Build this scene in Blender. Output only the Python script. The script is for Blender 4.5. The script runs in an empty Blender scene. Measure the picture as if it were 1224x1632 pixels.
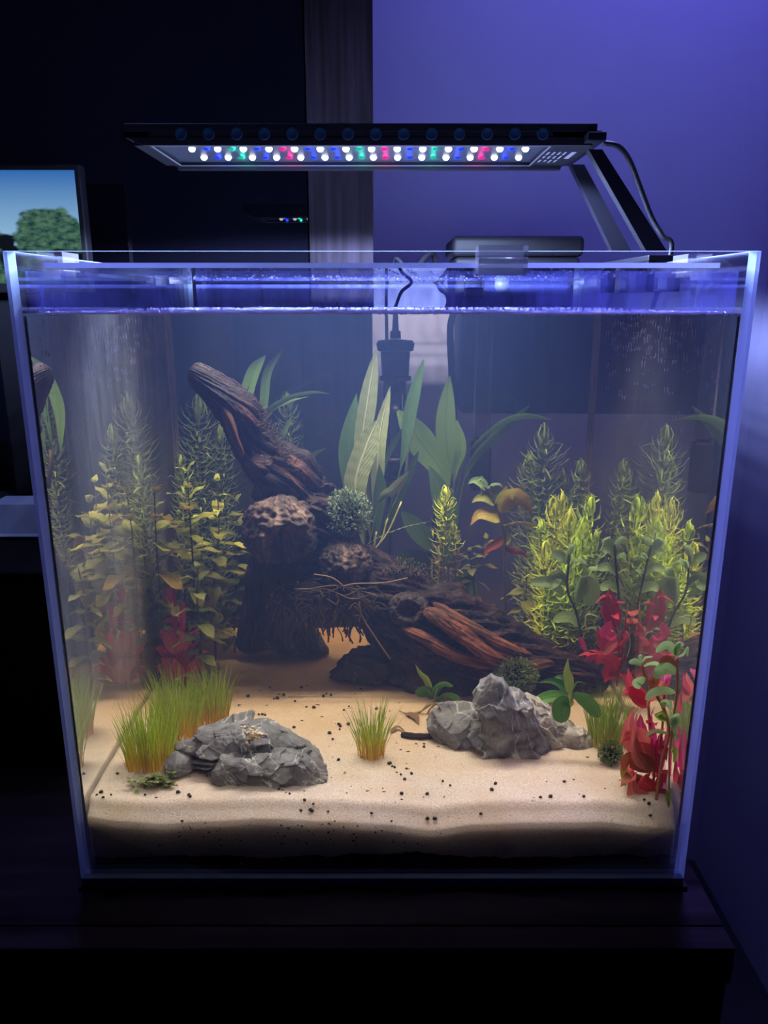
import bpy, bmesh, math, random
from mathutils import Vector, Matrix, Euler, noise
random.seed(11)
PI = math.pi
scn = bpy.context.scene
COL = scn.collection

# ------------------------------------------------------------------ camera
PITCH = math.radians(15.45)
CAM = Vector((0.0012, -0.4808, 0.423))
FPX = 1226.0
cd = bpy.data.cameras.new('camera')
cam = bpy.data.objects.new('camera', cd)
COL.objects.link(cam)
cam.location = CAM
cam.rotation_euler = (PI / 2 - PITCH, 0, 0)
cd.sensor_fit = 'VERTICAL'
cd.sensor_height = 36.0
cd.lens = FPX / 1632 * 36
cd.clip_start = 0.01
scn.camera = cam

# ------------------------------------------------------------------ world, lights, exposure
w = bpy.data.worlds.new('world')
scn.world = w
w.use_nodes = True
w.node_tree.nodes['Background'].inputs[0].default_value = (0.10, 0.11, 0.50, 1)
w.node_tree.nodes['Background'].inputs[1].default_value = 0.08


def area_light(name, loc, target, size, power, col, size_y=None, spread=None):
    ld = bpy.data.lights.new(name, 'AREA')
    ld.energy = power
    ld.color = col
    ld.size = size
    if size_y:
        ld.shape = 'RECTANGLE'
        ld.size_y = size_y
    if spread:
        ld.spread = spread
    o = bpy.data.objects.new(name, ld)
    COL.objects.link(o)
    o.location = loc
    o.rotation_euler = (Vector(target) - Vector(loc)).to_track_quat('-Z', 'Y').to_euler()
    return o


# added unseen violet light for the glow the water throws on the back wall
area_light('added_light', (0.36, 0.46, 1.30), (0.30, 0.70, 0.72), 0.25, 3.6, (0.24, 0.215, 1.0))
area_light('added_light', (-.31, .36, 1.28), (-.23, .0, .32), 0.12, .45, (0.30, 0.30, 1.0), spread=math.radians(30))  # added unseen light to brighten the edges of the left pane
area_light('added_light', (.34, .36, 1.28), (.23, .0, .32), 0.12, 1.3, (0.30, 0.30, 1.0), spread=math.radians(30))  # added unseen light to brighten the edges of the right pane

LED_WATT = 1.55            # each white diode
LED_TINT = (.46, .59, 1.0)
LED_COLOR = 1.4

vs = scn.view_settings
scn.display_settings.display_device = 'sRGB'
vs.view_transform = 'Standard'
vs.look = 'None'
vs.gamma = 1
vs.exposure = 0
vs.use_curve_mapping = False
cy = scn.cycles
cy.max_bounces = 14
cy.diffuse_bounces = 4
cy.glossy_bounces = 8
cy.transmission_bounces = 12
cy.transparent_max_bounces = 24
cy.volume_bounces = 1
cy.sample_clamp_indirect = 3.0
cy.sample_clamp_direct = 0.0

# ------------------------------------------------------------------ optics helpers: pixel -> point
ZW = 0.4146           # water level
NW = 1.333
W2 = 0.225            # half width of the tank
D = 0.450
HT = 0.4507


def ray(px, py):
    u = (px - 612) / FPX
    v = (py - 816) / FPX
    c, s = math.cos(PITCH), math.sin(PITCH)
    return Vector((u, c - v * s, -s - v * c)).normalized()


def air(px, py, Y):
    d = ray(px, py)
    return CAM + d * ((Y - CAM.y) / d.y)


def wray(px, py):
    d = ray(px, py)
    p = CAM + d * ((0 - CAM.y) / d.y)
    tx, tz = d.x / NW, d.z / NW
    return p, Vector((tx, math.sqrt(1 - tx * tx - tz * tz), tz))


def A(px, py, Y):
    p, d = wray(px, py)
    return p + d * (Y / d.y)


SANDP = [(-.225, .0690), (-.19, .0668), (-.165, .0658), (-.13, .0668), (-.09, .0680), (-.04, .0668), (0, .0655), (.035, .0632),
         (.07, .0656), (.11, .0664), (.16, .0665), (.20, .0645), (.225, .0628)]


def sand_h(x, y):
    x = max(-.2249, min(.2249, x))
    for (a, za), (b, zb) in zip(SANDP, SANDP[1:]):
        if a <= x <= b:
            t = (x - a) / (b - a)
            t = t * t * (3 - 2 * t)
            zf = .0662 + 2.4 * (za + (zb - za) * t - .0662)
            break
    k = min(1, max(0, y / .06))
    z = (zf - .0055) * (1 - k) + .0665 * k
    if y < .022:
        z -= .75 * (.022 - y) * min(1, (.022 - y) / .007)
    z += .0016 * noise.noise((x * 22, y * 22, 3.1)) * min(1, y / .03)
    z += .0007 * noise.noise((x * 60, y * 60, 7.1)) * min(1, y / .02)
    return z


def G(px, py, up=0.0):
    p, d = wray(px, py)
    z = .0665
    for i in range(6):
        q = p + d * ((z - p.z) / d.z)
        q.y = min(q.y, .44)
        z = sand_h(q.x, max(0, q.y))
    q = p + d * ((z - p.z) / d.z)
    if q.y > .44:
        q = p + d * (.44 / d.y)
        q.z = z
    q.z = z + up
    return q


def mpp(Y):
    """metres per photo pixel at depth Y in the water"""
    return (0.4808 + Y * .74) / (FPX * 1.03)


# ------------------------------------------------------------------ materials
def new_mat(name):
    m = bpy.data.materials.new(name)
    m.use_nodes = True
    nt = m.node_tree
    nt.nodes.clear()
    out = nt.nodes.new('ShaderNodeOutputMaterial')
    return m, nt, out


def nd(nt, t, **kw):
    n = nt.nodes.new(t)
    for k, v in kw.items():
        if k.startswith('i_'):
            n.inputs[k[2:].replace('_', ' ')].default_value = v
        else:
            setattr(n, k, v)
    return n


def pbr(name, col, rough=.5, noise_scale=0, var=.25, bump=0, metallic=0, spec=.5, ior=1.5, stretch=None, emit=None, estr=0, ns2=None):
    m, nt, out = new_mat(name)
    b = nd(nt, 'ShaderNodeBsdfPrincipled')
    b.inputs['Base Color'].default_value = (*col, 1)
    b.inputs['Roughness'].default_value = rough
    b.inputs['Metallic'].default_value = metallic
    b.inputs['IOR'].default_value = ior
    b.inputs['Specular IOR Level'].default_value = spec
    if emit:
        b.inputs['Emission Color'].default_value = (*emit, 1)
        b.inputs['Emission Strength'].default_value = estr
    if noise_scale:
        tc = nd(nt, 'ShaderNodeTexCoord')
        mp = nd(nt, 'ShaderNodeMapping')
        if stretch:
            mp.inputs['Scale'].default_value = stretch
        nt.links.new(tc.outputs['Object'], mp.inputs[0])
        n = nd(nt, 'ShaderNodeTexNoise')
        n.inputs['Scale'].default_value = noise_scale
        n.inputs['Detail'].default_value = 6
        nt.links.new(mp.outputs[0], n.inputs['Vector'])
        r = nd(nt, 'ShaderNodeValToRGB')
        r.color_ramp.elements[0].position = .3
        r.color_ramp.elements[1].position = .7
        r.color_ramp.elements[0].color = tuple(c * (1 - var) for c in col) + (1,)
        r.color_ramp.elements[1].color = tuple(min(1, c * (1 + var)) for c in col) + (1,)
        nt.links.new(n.outputs[0], r.inputs[0])
        nt.links.new(r.outputs[0], b.inputs['Base Color'])
        if bump:
            bp = nd(nt, 'ShaderNodeBump')
            bp.inputs['Strength'].default_value = bump
            bp.inputs['Distance'].default_value = .001
            nt.links.new(n.outputs[0], bp.inputs['Height'])
            nt.links.new(bp.outputs[0], b.inputs['Normal'])
    nt.links.new(b.outputs[0], out.inputs[0])
    return m


def thin_glass(name, tint=(1, 1, 1), gloss=1.0, rough=0.0, ior=1.5, bump=0):
    m, nt, out = new_mat(name)
    fr = nd(nt, 'ShaderNodeFresnel')
    fr.inputs[0].default_value = ior
    mu = nd(nt, 'ShaderNodeMath', operation='MULTIPLY')
    mu.inputs[1].default_value = gloss
    mu.use_clamp = True
    tr = nd(nt, 'ShaderNodeBsdfTransparent')
    tr.inputs[0].default_value = (*tint, 1)
    gl = nd(nt, 'ShaderNodeBsdfGlossy')
    gl.inputs['Roughness'].default_value = rough
    mx = nd(nt, 'ShaderNodeMixShader')
    nt.links.new(fr.outputs[0], mu.inputs[0])
    nt.links.new(mu.outputs[0], mx.inputs[0])
    nt.links.new(tr.outputs[0], mx.inputs[1])
    nt.links.new(gl.outputs[0], mx.inputs[2])
    if bump:
        tc = nd(nt, 'ShaderNodeTexCoord')
        n = nd(nt, 'ShaderNodeTexNoise')
        n.inputs['Scale'].default_value = bump
        nt.links.new(tc.outputs['Object'], n.inputs['Vector'])
        bp = nd(nt, 'ShaderNodeBump')
        bp.inputs['Strength'].default_value = .5
        bp.inputs['Distance'].default_value = .002
        nt.links.new(n.outputs[0], bp.inputs['Height'])
        nt.links.new(bp.outputs[0], gl.inputs['Normal'])
    nt.links.new(mx.outputs[0], out.inputs[0])
    return m


def emission(name, col, strength):
    m, nt, out = new_mat(name)
    e = nd(nt, 'ShaderNodeEmission')
    e.inputs[0].default_value = (*col, 1)
    e.inputs[1].default_value = strength
    nt.links.new(e.outputs[0], out.inputs[0])
    return m


def leaf_mat(name, c1, c2, vein, rough=.45, transl=.35, vein_amt=.55, sidevein=18, bump=.35):
    """green of a leaf: c1 at the base, c2 at the tip, paler midrib and side veins from the leaf's own UV"""
    m, nt, out = new_mat(name)
    L = nt.links.new
    uv = nd(nt, 'ShaderNodeUVMap')
    sp = nd(nt, 'ShaderNodeSeparateXYZ')
    L(uv.outputs[0], sp.inputs[0])
    oi = nd(nt, 'ShaderNodeObjectInfo')
    tc = nd(nt, 'ShaderNodeTexCoord')
    nz = nd(nt, 'ShaderNodeTexNoise')
    nz.inputs['Scale'].default_value = 70
    nz.inputs['Detail'].default_value = 3
    L(tc.outputs['Object'], nz.inputs['Vector'])
    ad = nd(nt, 'ShaderNodeMath', operation='ADD')
    L(nz.outputs[0], ad.inputs[0])
    L(sp.outputs[1], ad.inputs[1])
    sb = nd(nt, 'ShaderNodeMath', operation='SUBTRACT', use_clamp=True)
    L(ad.outputs[0], sb.inputs[0])
    sb.inputs[1].default_value = .5
    mc = nd(nt, 'ShaderNodeMixRGB')
    mc.inputs[1].default_value = (*c1, 1)
    mc.inputs[2].default_value = (*c2, 1)
    L(sb.outputs[0], mc.inputs[0])
    # veins
    ab = nd(nt, 'ShaderNodeMath', operation='SUBTRACT')
    L(sp.outputs[0], ab.inputs[0])
    ab.inputs[1].default_value = .5
    aa = nd(nt, 'ShaderNodeMath', operation='ABSOLUTE')
    L(ab.outputs[0], aa.inputs[0])
    mr = nd(nt, 'ShaderNodeMapRange')
    mr.inputs[1].default_value = .0
    mr.inputs[2].default_value = .07
    mr.inputs[3].default_value = 1
    mr.inputs[4].default_value = 0
    L(aa.outputs[0], mr.inputs[0])
    sv = nd(nt, 'ShaderNodeMath', operation='MULTIPLY_ADD')
    L(sp.outputs[1], sv.inputs[0])
    sv.inputs[1].default_value = sidevein
    m2 = nd(nt, 'ShaderNodeMath', operation='MULTIPLY')
    L(aa.outputs[0], m2.inputs[0])
    m2.inputs[1].default_value = -8.0
    L(m2.outputs[0], sv.inputs[2])
    fr = nd(nt, 'ShaderNodeMath', operation='FRACT')
    L(sv.outputs[0], fr.inputs[0])
    mr2 = nd(nt, 'ShaderNodeMapRange')
    mr2.inputs[1].default_value = .0
    mr2.inputs[2].default_value = .22
    mr2.inputs[3].default_value = .55
    mr2.inputs[4].default_value = 0
    L(fr.outputs[0], mr2.inputs[0])
    mx = nd(nt, 'ShaderNodeMath', operation='MAXIMUM')
    L(mr.outputs[0], mx.inputs[0])
    L(mr2.outputs[0], mx.inputs[1])
    va = nd(nt, 'ShaderNodeMath', operation='MULTIPLY')
    L(mx.outputs[0], va.inputs[0])
    va.inputs[1].default_value = vein_amt
    mv = nd(nt, 'ShaderNodeMixRGB')
    mv.inputs[2].default_value = (*vein, 1)
    L(va.outputs[0], mv.inputs[0])
    L(mc.outputs[0], mv.inputs[1])
    hs = nd(nt, 'ShaderNodeHueSaturation')
    r1 = nd(nt, 'ShaderNodeMapRange')
    r1.inputs[3].default_value = .72
    r1.inputs[4].default_value = 1.25
    L(oi.outputs['Random'], r1.inputs[0])
    L(r1.outputs[0], hs.inputs['Value'])
    L(mv.outputs[0], hs.inputs['Color'])
    b = nd(nt, 'ShaderNodeBsdfPrincipled')
    b.inputs['Roughness'].default_value = rough
    b.inputs['Specular IOR Level'].default_value = .25
    L(hs.outputs[0], b.inputs['Base Color'])
    bp = nd(nt, 'ShaderNodeBump')
    bp.inputs['Strength'].default_value = bump
    bp.inputs['Distance'].default_value = .0006
    L(mx.outputs[0], bp.inputs['Height'])
    L(bp.outputs[0], b.inputs['Normal'])
    t = nd(nt, 'ShaderNodeBsdfTranslucent')
    L(hs.outputs[0], t.inputs[0])
    ms = nd(nt, 'ShaderNodeMixShader')
    ms.inputs[0].default_value = transl
    L(b.outputs[0], ms.inputs[1])
    L(t.outputs[0], ms.inputs[2])
    L(ms.outputs[0], out.inputs[0])
    return m


def blade_mat(name, low, high, transl=.35):
    """grass blades and needle leaves: colour runs from the blade's root to its tip"""
    m, nt, out = new_mat(name)
    L = nt.links.new
    uv = nd(nt, 'ShaderNodeUVMap')
    sp = nd(nt, 'ShaderNodeSeparateXYZ')
    L(uv.outputs[0], sp.inputs[0])
    r = nd(nt, 'ShaderNodeValToRGB')
    r.color_ramp.elements[0].position = .12
    r.color_ramp.elements[0].color = (*low, 1)
    r.color_ramp.elements[1].position = .6
    r.color_ramp.elements[1].color = (*high, 1)
    L(sp.outputs[1], r.inputs[0])
    hs = nd(nt, 'ShaderNodeHueSaturation')
    r1 = nd(nt, 'ShaderNodeMapRange')
    r1.inputs[3].default_value = .6
    r1.inputs[4].default_value = 1.3
    L(sp.outputs[0], r1.inputs[0])
    L(r1.outputs[0], hs.inputs['Value'])
    L(r.outputs[0], hs.inputs['Color'])
    b = nd(nt, 'ShaderNodeBsdfPrincipled')
    b.inputs['Roughness'].default_value = .5
    b.inputs['Specular IOR Level'].default_value = .2
    L(hs.outputs[0], b.inputs['Base Color'])
    t = nd(nt, 'ShaderNodeBsdfTranslucent')
    L(hs.outputs[0], t.inputs[0])
    ms = nd(nt, 'ShaderNodeMixShader')
    ms.inputs[0].default_value = transl
    L(b.outputs[0], ms.inputs[1])
    L(t.outputs[0], ms.inputs[2])
    L(ms.outputs[0], out.inputs[0])
    return m


# ------------------------------------------------------------------ object helpers
ORG = {}          # object name -> world origin


def put(o, parent=None, origin=(0, 0, 0)):
    COL.objects.link(o)
    ORG[o.name] = Vector(origin)
    if parent:
        o.parent = parent
        o.location = Vector(origin) - ORG[parent.name]
    else:
        o.location = origin
    return o


def tag(o, label=None, cat=None, group=None, kind=None):
    if label:
        o['label'] = label
    if cat:
        o['category'] = cat
    if group:
        o['group'] = group
    if kind:
        o['kind'] = kind
    return o


def thing(name, loc, label, cat, group=None):
    o = bpy.data.objects.new(name, None)
    o.empty_display_size = .01
    put(o, None, loc)
    return tag(o, label, cat, group)


IN_TANK = False


class MB:
    def __init__(s):
        s.v, s.f, s.uv, s.mi, s.cur = [], [], [], [], 0

    def add(s, vs, fs, uvs=None):
        n = len(s.v)
        s.v += [Vector(v) for v in vs]
        s.uv += uvs if uvs else [(0, 0)] * len(vs)
        for f in fs:
            s.f.append(tuple(i + n for i in f))
            s.mi.append(s.cur)
        return s

    def box(s, a, b, bev=0.0, seg=2):
        bm = bmesh.new()
        bmesh.ops.create_cube(bm, size=1)
        for v in bm.verts:
            v.co = Vector(((a[0] + b[0]) / 2 + v.co.x * (b[0] - a[0]), (a[1] + b[1]) / 2 + v.co.y * (b[1] - a[1]), (a[2] + b[2]) / 2 + v.co.z * (b[2] - a[2])))
        if bev:
            bmesh.ops.bevel(bm, geom=bm.edges[:], offset=bev, segments=seg, affect='EDGES', profile=.5)
        s.bm(bm)
        return s

    def bm(s, bm):
        bm.verts.index_update()
        s.add([v.co.copy() for v in bm.verts], [[v.index for v in f.verts] for f in bm.faces])
        bm.free()

    def tube(s, pts, rad, n=10, cap=True, flat=None):
        pts = [Vector(p) for p in pts]
        if not hasattr(rad, '__len__'):
            rad = [rad] * len(pts)
        t0 = (pts[1] - pts[0]).normalized()
        u = t0.orthogonal().normalized()
        vs, uvs = [], []
        acc = 0
        for i, p in enumerate(pts):
            t = (pts[min(i + 1, len(pts) - 1)] - pts[max(i - 1, 0)]).normalized()
            u = (u - t * u.dot(t)).normalized()
            wv = t.cross(u)
            if i:
                acc += (p - pts[i - 1]).length
            for k in range(n):
                a = 2 * PI * k / n
                vs.append(p + (u * math.cos(a) + wv * math.sin(a)) * rad[i])
                uvs.append((k / n, acc))
        fs = []
        for i in range(len(pts) - 1):
            for k in range(n):
                a, b = i * n + k, i * n + (k + 1) % n
                fs.append((a, b, b + n, a + n))
        if cap:
            fs.append(tuple(range(n))[::-1])
            fs.append(tuple((len(pts) - 1) * n + k for k in range(n)))
        return s.add(vs, fs, uvs)

    def prism(s, poly, d):
        """closed prism: poly = list of points (planar), d = extrusion vector"""
        n = len(poly)
        d = Vector(d)
        vs = [Vector(p) for p in poly] + [Vector(p) + d for p in poly]
        fs = [tuple(range(n))[::-1], tuple(range(n, 2 * n))] + [(i, (i + 1) % n, n + (i + 1) % n, n + i) for i in range(n)]
        return s.add(vs, fs)

    def build(s, name, mats, parent=None, origin=None, smooth=True, kind=None, angle=None):
        if origin is None:
            origin = ORG[parent.name] if parent else Vector((0, 0, 0))
        origin = Vector(origin)
        if IN_TANK:            # leaves bend along the panes instead of poking through them
            for v in s.v:
                if abs(v.x) > .207:
                    v.x = math.copysign(.207 + .0108 * (1 - math.exp(-(abs(v.x) - .207) / .0108)), v.x)
                v.y = min(max(v.y, .0072), .4435)
        me = bpy.data.meshes.new(name)
        me.from_pydata([tuple(v - origin) for v in s.v], [], s.f)
        ul = me.uv_layers.new(name='UVMap')
        li = [0] * len(me.loops)
        me.loops.foreach_get('vertex_index', li)
        flat = [0.0] * (2 * len(li))
        for i, vi in enumerate(li):
            flat[2 * i], flat[2 * i + 1] = s.uv[vi]
        ul.data.foreach_set('uv', flat)
        for m in (mats if isinstance(mats, (list, tuple)) else [mats]):
            me.materials.append(m)
        me.polygons.foreach_set('material_index', s.mi)
        me.polygons.foreach_set('use_smooth', [smooth] * len(me.polygons))
        me.update()
        if angle:
            me.set_sharp_from_angle(angle=math.radians(angle))
        o = bpy.data.objects.new(name, me)
        put(o, parent, origin)
        if kind:
            o['kind'] = kind
        return o


def spline(pts, n):
    """Catmull-Rom through the points (vectors of any size)"""
    P = [Vector(p) for p in pts]
    if len(P) == 2:
        return [P[0].lerp(P[1], i / (n - 1)) for i in range(n)]
    P = [P[0] * 2 - P[1]] + P + [P[-1] * 2 - P[-2]]
    m = len(P) - 3
    out = []
    for i in range(n):
        t = i / (n - 1) * m
        k = min(int(t), m - 1)
        t -= k
        a, b, c, d = P[k:k + 4]
        out.append(.5 * ((2 * b) + (c - a) * t + (2 * a - 5 * b + 4 * c - d) * t * t + (3 * b - a - 3 * c + d) * t ** 3))
    return out


# ------------------------------------------------------------------ materials used
M = {}
M['wall'] = pbr('lavender_wall_paint', (.44, .43, .66), .85, 6, .03, 0)
M['floor'] = pbr('dark_floor_boards', (.03, .025, .03), .5, 8, .2)
M['espresso'] = pbr('espresso_wood', (.007, .005, .008), .8, 60, .6, .25, spec=0.0, stretch=(.06, 1, 1))
M['espresso_v'] = pbr('espresso_wood_upright', (.017, .012, .019), .75, 130, .6, .3, spec=.12, stretch=(1, 1, .05))
M['black_glass'] = pbr('black_door_glass', (.003, .003, .006), .02, ior=1.7, spec=.5)
M['black'] = pbr('black_plastic', (.012, .012, .016), .5, spec=.25)
M['black_matt'] = pbr('black_matt', (.005, .005, .006), .85, 300, .3, spec=.05)
M['black_alu'] = pbr('black_anodised_metal', (.007, .007, .012), .45, metallic=0.0, spec=.15)
M['dimple'] = pbr('dark_teal_dimple', (.012, .05, .10), .35)
M['pane'] = thin_glass('aquarium_glass', (.985, .995, .995), .55)
M['lid'] = thin_glass('lid_glass', (.97, .99, .99), 1.0, bump=0)
M['clip'] = pbr('clear_acrylic', (.30, .29, .36), .08, spec=1.0)
M['clip'].node_tree.nodes['Principled BSDF'].inputs['Alpha'].default_value = .38
M['intake'] = thin_glass('clear_tube', (.72, .74, .80), 1.6, .1)
M['heater_glass'] = thin_glass('heater_tube_glass', (.62, .64, .70), 1.5, .05)
M['steel'] = pbr('steel', (.5, .5, .52), .3, metallic=1)
M['silicone'] = pbr('grey_silicone', (.20, .19, .19), .45, spec=.4)
M['white_print'] = pbr('white_print', (.6, .6, .7), .6)
M['tray'] = pbr('translucent_plastic', (.30, .32, .48), .3)
M['filter'] = pbr('black_filter_case', (.007, .007, .010), .55, spec=.15)
M['filter_blue'] = pbr('smoked_blue_window', (.03, .035, .12), .25)
M['knob'] = pbr('grey_knob', (.18, .19, .26), .4)
M['pellet'] = pbr('black_soil', (.012, .010, .010), .8, 900, .4)
M['debris'] = pbr('brown_leaf_litter', (.12, .065, .03), .8, 300, .4)
M['stem_dark'] = pbr('dark_stem', (.05, .035, .02), .6)
M['stem_green'] = pbr('green_stem', (.17, .22, .05), .5)
M['stem_red'] = pbr('red_stem', (.30, .10, .05), .5)
M['stem_yel'] = pbr('yellow_petiole', (.35, .38, .12), .5)
M['root'] = pbr('pale_root', (.42, .36, .18), .6)
M['beard'] = pbr('dark_root', (.045, .028, .020), .8)
M['strand'] = pbr('dry_root_strand', (.20, .135, .09), .7)

# edge of the panes: polished glass edge that passes light along the pane
m, nt, out = new_mat('glass_edge')
tl = nd(nt, 'ShaderNodeBsdfTranslucent'); tl.inputs[0].default_value = (.58, .68, .95, 1)
tp = nd(nt, 'ShaderNodeBsdfTransparent'); tp.inputs[0].default_value = (.30, .55, .70, 1)
df = nd(nt, 'ShaderNodeBsdfDiffuse'); df.inputs[0].default_value = (.50, .58, .85, 1)
gl = nd(nt, 'ShaderNodeBsdfGlossy'); gl.inputs['Roughness'].default_value = .15
a1 = nd(nt, 'ShaderNodeMixShader'); a1.inputs[0].default_value = .4
a2 = nd(nt, 'ShaderNodeMixShader'); a2.inputs[0].default_value = .12
a3 = nd(nt, 'ShaderNodeMixShader'); a3.inputs[0].default_value = .12
nt.links.new(tl.outputs[0], a1.inputs[1]); nt.links.new(df.outputs[0], a1.inputs[2])
nt.links.new(a1.outputs[0], a2.inputs[1]); nt.links.new(tp.outputs[0], a2.inputs[2])
nt.links.new(a2.outputs[0], a3.inputs[1]); nt.links.new(gl.outputs[0], a3.inputs[2])
nt.links.new(a3.outputs[0], out.inputs[0])
M['edge'] = m

# water: refracting sides, open rippled top, faint milky amber body
m, nt, out = new_mat('aquarium_water')
L = nt.links.new
geo = nd(nt, 'ShaderNodeNewGeometry')
sp = nd(nt, 'ShaderNodeSeparateXYZ')
L(geo.outputs['True Normal'], sp.inputs[0])
ab = nd(nt, 'ShaderNodeMath', operation='ABSOLUTE'); L(sp.outputs[2], ab.inputs[0])
gt = nd(nt, 'ShaderNodeMath', operation='GREATER_THAN'); L(ab.outputs[0], gt.inputs[0]); gt.inputs[1].default_value = .5
ref = nd(nt, 'ShaderNodeBsdfGlass'); ref.inputs['IOR'].default_value = NW; ref.inputs['Roughness'].default_value = 0
tr = nd(nt, 'ShaderNodeBsdfTransparent'); tr.inputs[0].default_value = (.97, .97, .97, 1)
gls = nd(nt, 'ShaderNodeBsdfGlossy'); gls.inputs['Roughness'].default_value = .03
fr = nd(nt, 'ShaderNodeFresnel'); fr.inputs[0].default_value = NW
tc = nd(nt, 'ShaderNodeTexCoord')
nz = nd(nt, 'ShaderNodeTexNoise'); nz.inputs['Scale'].default_value = 140; nz.inputs['Detail'].default_value = 3
L(tc.outputs['Object'], nz.inputs['Vector'])
bp = nd(nt, 'ShaderNodeBump'); bp.inputs['Strength'].default_value = .25; bp.inputs['Distance'].default_value = .002
L(nz.outputs[0], bp.inputs['Height']); L(bp.outputs[0], gls.inputs['Normal'])
top = nd(nt, 'ShaderNodeMixShader'); L(fr.outputs[0], top.inputs[0]); L(tr.outputs[0], top.inputs[1]); L(gls.outputs[0], top.inputs[2])
fin = nd(nt, 'ShaderNodeMixShader'); L(gt.outputs[0], fin.inputs[0]); L(ref.outputs[0], fin.inputs[1]); L(top.outputs[0], fin.inputs[2])
L(fin.outputs[0], out.inputs['Surface'])
vsn = nd(nt, 'ShaderNodeVolumeScatter'); vsn.inputs['Color'].default_value = (.27, .41, 1.0, 1); vsn.inputs['Density'].default_value = .32; vsn.inputs['Anisotropy'].default_value = .0
vab = nd(nt, 'ShaderNodeVolumeAbsorption'); vab.inputs['Color'].default_value = (.96, .68, .16, 1); vab.inputs['Density'].default_value = 3.2
adv = nd(nt, 'ShaderNodeAddShader'); L(vsn.outputs[0], adv.inputs[0]); L(vab.outputs[0], adv.inputs[1])
L(adv.outputs[0], out.inputs['Volume'])
M['water'] = m

# film of algae and drip marks on the side panes
def film_mat(name, amt, scale, col=(.75, .78, .95), stretch=(1, 14, 1.1)):
    m, nt, out = new_mat(name)
    L = nt.links.new
    tc = nd(nt, 'ShaderNodeTexCoord')
    mp = nd(nt, 'ShaderNodeMapping'); mp.inputs['Scale'].default_value = stretch
    L(tc.outputs['Object'], mp.inputs[0])
    n1 = nd(nt, 'ShaderNodeTexNoise'); n1.inputs['Scale'].default_value = scale; n1.inputs['Detail'].default_value = 6; n1.inputs['Roughness'].default_value = .65
    L(mp.outputs[0], n1.inputs['Vector'])
    n2 = nd(nt, 'ShaderNodeTexNoise'); n2.inputs['Scale'].default_value = 7; n2.inputs['Detail'].default_value = 3
    L(tc.outputs['Object'], n2.inputs['Vector'])
    mu = nd(nt, 'ShaderNodeMath', operation='MULTIPLY'); L(n1.outputs[0], mu.inputs[0]); L(n2.outputs[0], mu.inputs[1])
    r = nd(nt, 'ShaderNodeMapRange'); r.inputs[1].default_value = .16; r.inputs[2].default_value = .42; r.inputs[3].default_value = amt * .15; r.inputs[4].default_value = amt
    L(mu.outputs[0], r.inputs[0])
    d = nd(nt, 'ShaderNodeBsdfDiffuse'); d.inputs[0].default_value = (*col, 1)
    tl_ = nd(nt, 'ShaderNodeBsdfTranslucent'); tl_.inputs[0].default_value = (*col, 1)
    dt = nd(nt, 'ShaderNodeMixShader'); L(d.outputs[0], dt.inputs[1]); L(tl_.outputs[0], dt.inputs[2])
    t = nd(nt, 'ShaderNodeBsdfTransparent')
    ms = nd(nt, 'ShaderNodeMixShader')
    L(r.outputs[0], ms.inputs[0]); L(t.outputs[0], ms.inputs[1]); L(dt.outputs[0], ms.inputs[2])
    L(ms.outputs[0], out.inputs[0])
    return m


M['film_a'] = film_mat('algae_film', .16, 16)
M['film_b'] = film_mat('algae_film_thin', .08, 16)

# sand: pale grains that let light creep a few millimetres
m, nt, out = new_mat('pale_sand')
L = nt.links.new
tc = nd(nt, 'ShaderNodeTexCoord')
n1 = nd(nt, 'ShaderNodeTexNoise'); n1.inputs['Scale'].default_value = 900; n1.inputs['Detail'].default_value = 2
n2 = nd(nt, 'ShaderNodeTexNoise'); n2.inputs['Scale'].default_value = 26; n2.inputs['Detail'].default_value = 5
vo = nd(nt, 'ShaderNodeTexVoronoi'); vo.inputs['Scale'].default_value = 190
for n in (n1, n2, vo):
    L(tc.outputs['Object'], n.inputs['Vector'])
r1 = nd(nt, 'ShaderNodeValToRGB')
r1.color_ramp.elements[0].position = .3; r1.color_ramp.elements[0].color = (.335, .285, .262, 1)
r1.color_ramp.elements[1].position = .7; r1.color_ramp.elements[1].color = (.525, .46, .42, 1)
L(n1.outputs[0], r1.inputs[0])
r2 = nd(nt, 'ShaderNodeMapRange'); r2.inputs[1].default_value = .42; r2.inputs[2].default_value = .70; r2.inputs[3].default_value = 0; r2.inputs[4].default_value = .45
L(n2.outputs[0], r2.inputs[0])
mxc = nd(nt, 'ShaderNodeMixRGB'); mxc.inputs[2].default_value = (.38, .28, .20, 1)
L(r2.outputs[0], mxc.inputs[0]); L(r1.outputs[0], mxc.inputs[1])
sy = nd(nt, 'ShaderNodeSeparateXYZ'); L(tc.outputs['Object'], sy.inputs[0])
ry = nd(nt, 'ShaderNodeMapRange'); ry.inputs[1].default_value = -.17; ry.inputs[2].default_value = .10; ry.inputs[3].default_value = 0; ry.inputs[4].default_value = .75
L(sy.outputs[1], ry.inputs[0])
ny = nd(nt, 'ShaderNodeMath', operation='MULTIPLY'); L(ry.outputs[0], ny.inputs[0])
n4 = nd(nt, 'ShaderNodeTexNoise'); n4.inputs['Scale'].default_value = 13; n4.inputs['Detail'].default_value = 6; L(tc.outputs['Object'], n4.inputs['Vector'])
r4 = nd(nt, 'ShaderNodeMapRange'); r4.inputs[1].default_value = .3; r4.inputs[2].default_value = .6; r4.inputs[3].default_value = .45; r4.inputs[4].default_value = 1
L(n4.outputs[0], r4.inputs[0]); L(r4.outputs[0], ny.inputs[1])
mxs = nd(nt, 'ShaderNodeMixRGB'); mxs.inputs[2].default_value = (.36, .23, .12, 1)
L(ny.outputs[0], mxs.inputs[0]); L(mxc.outputs[0], mxs.inputs[1])
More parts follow.
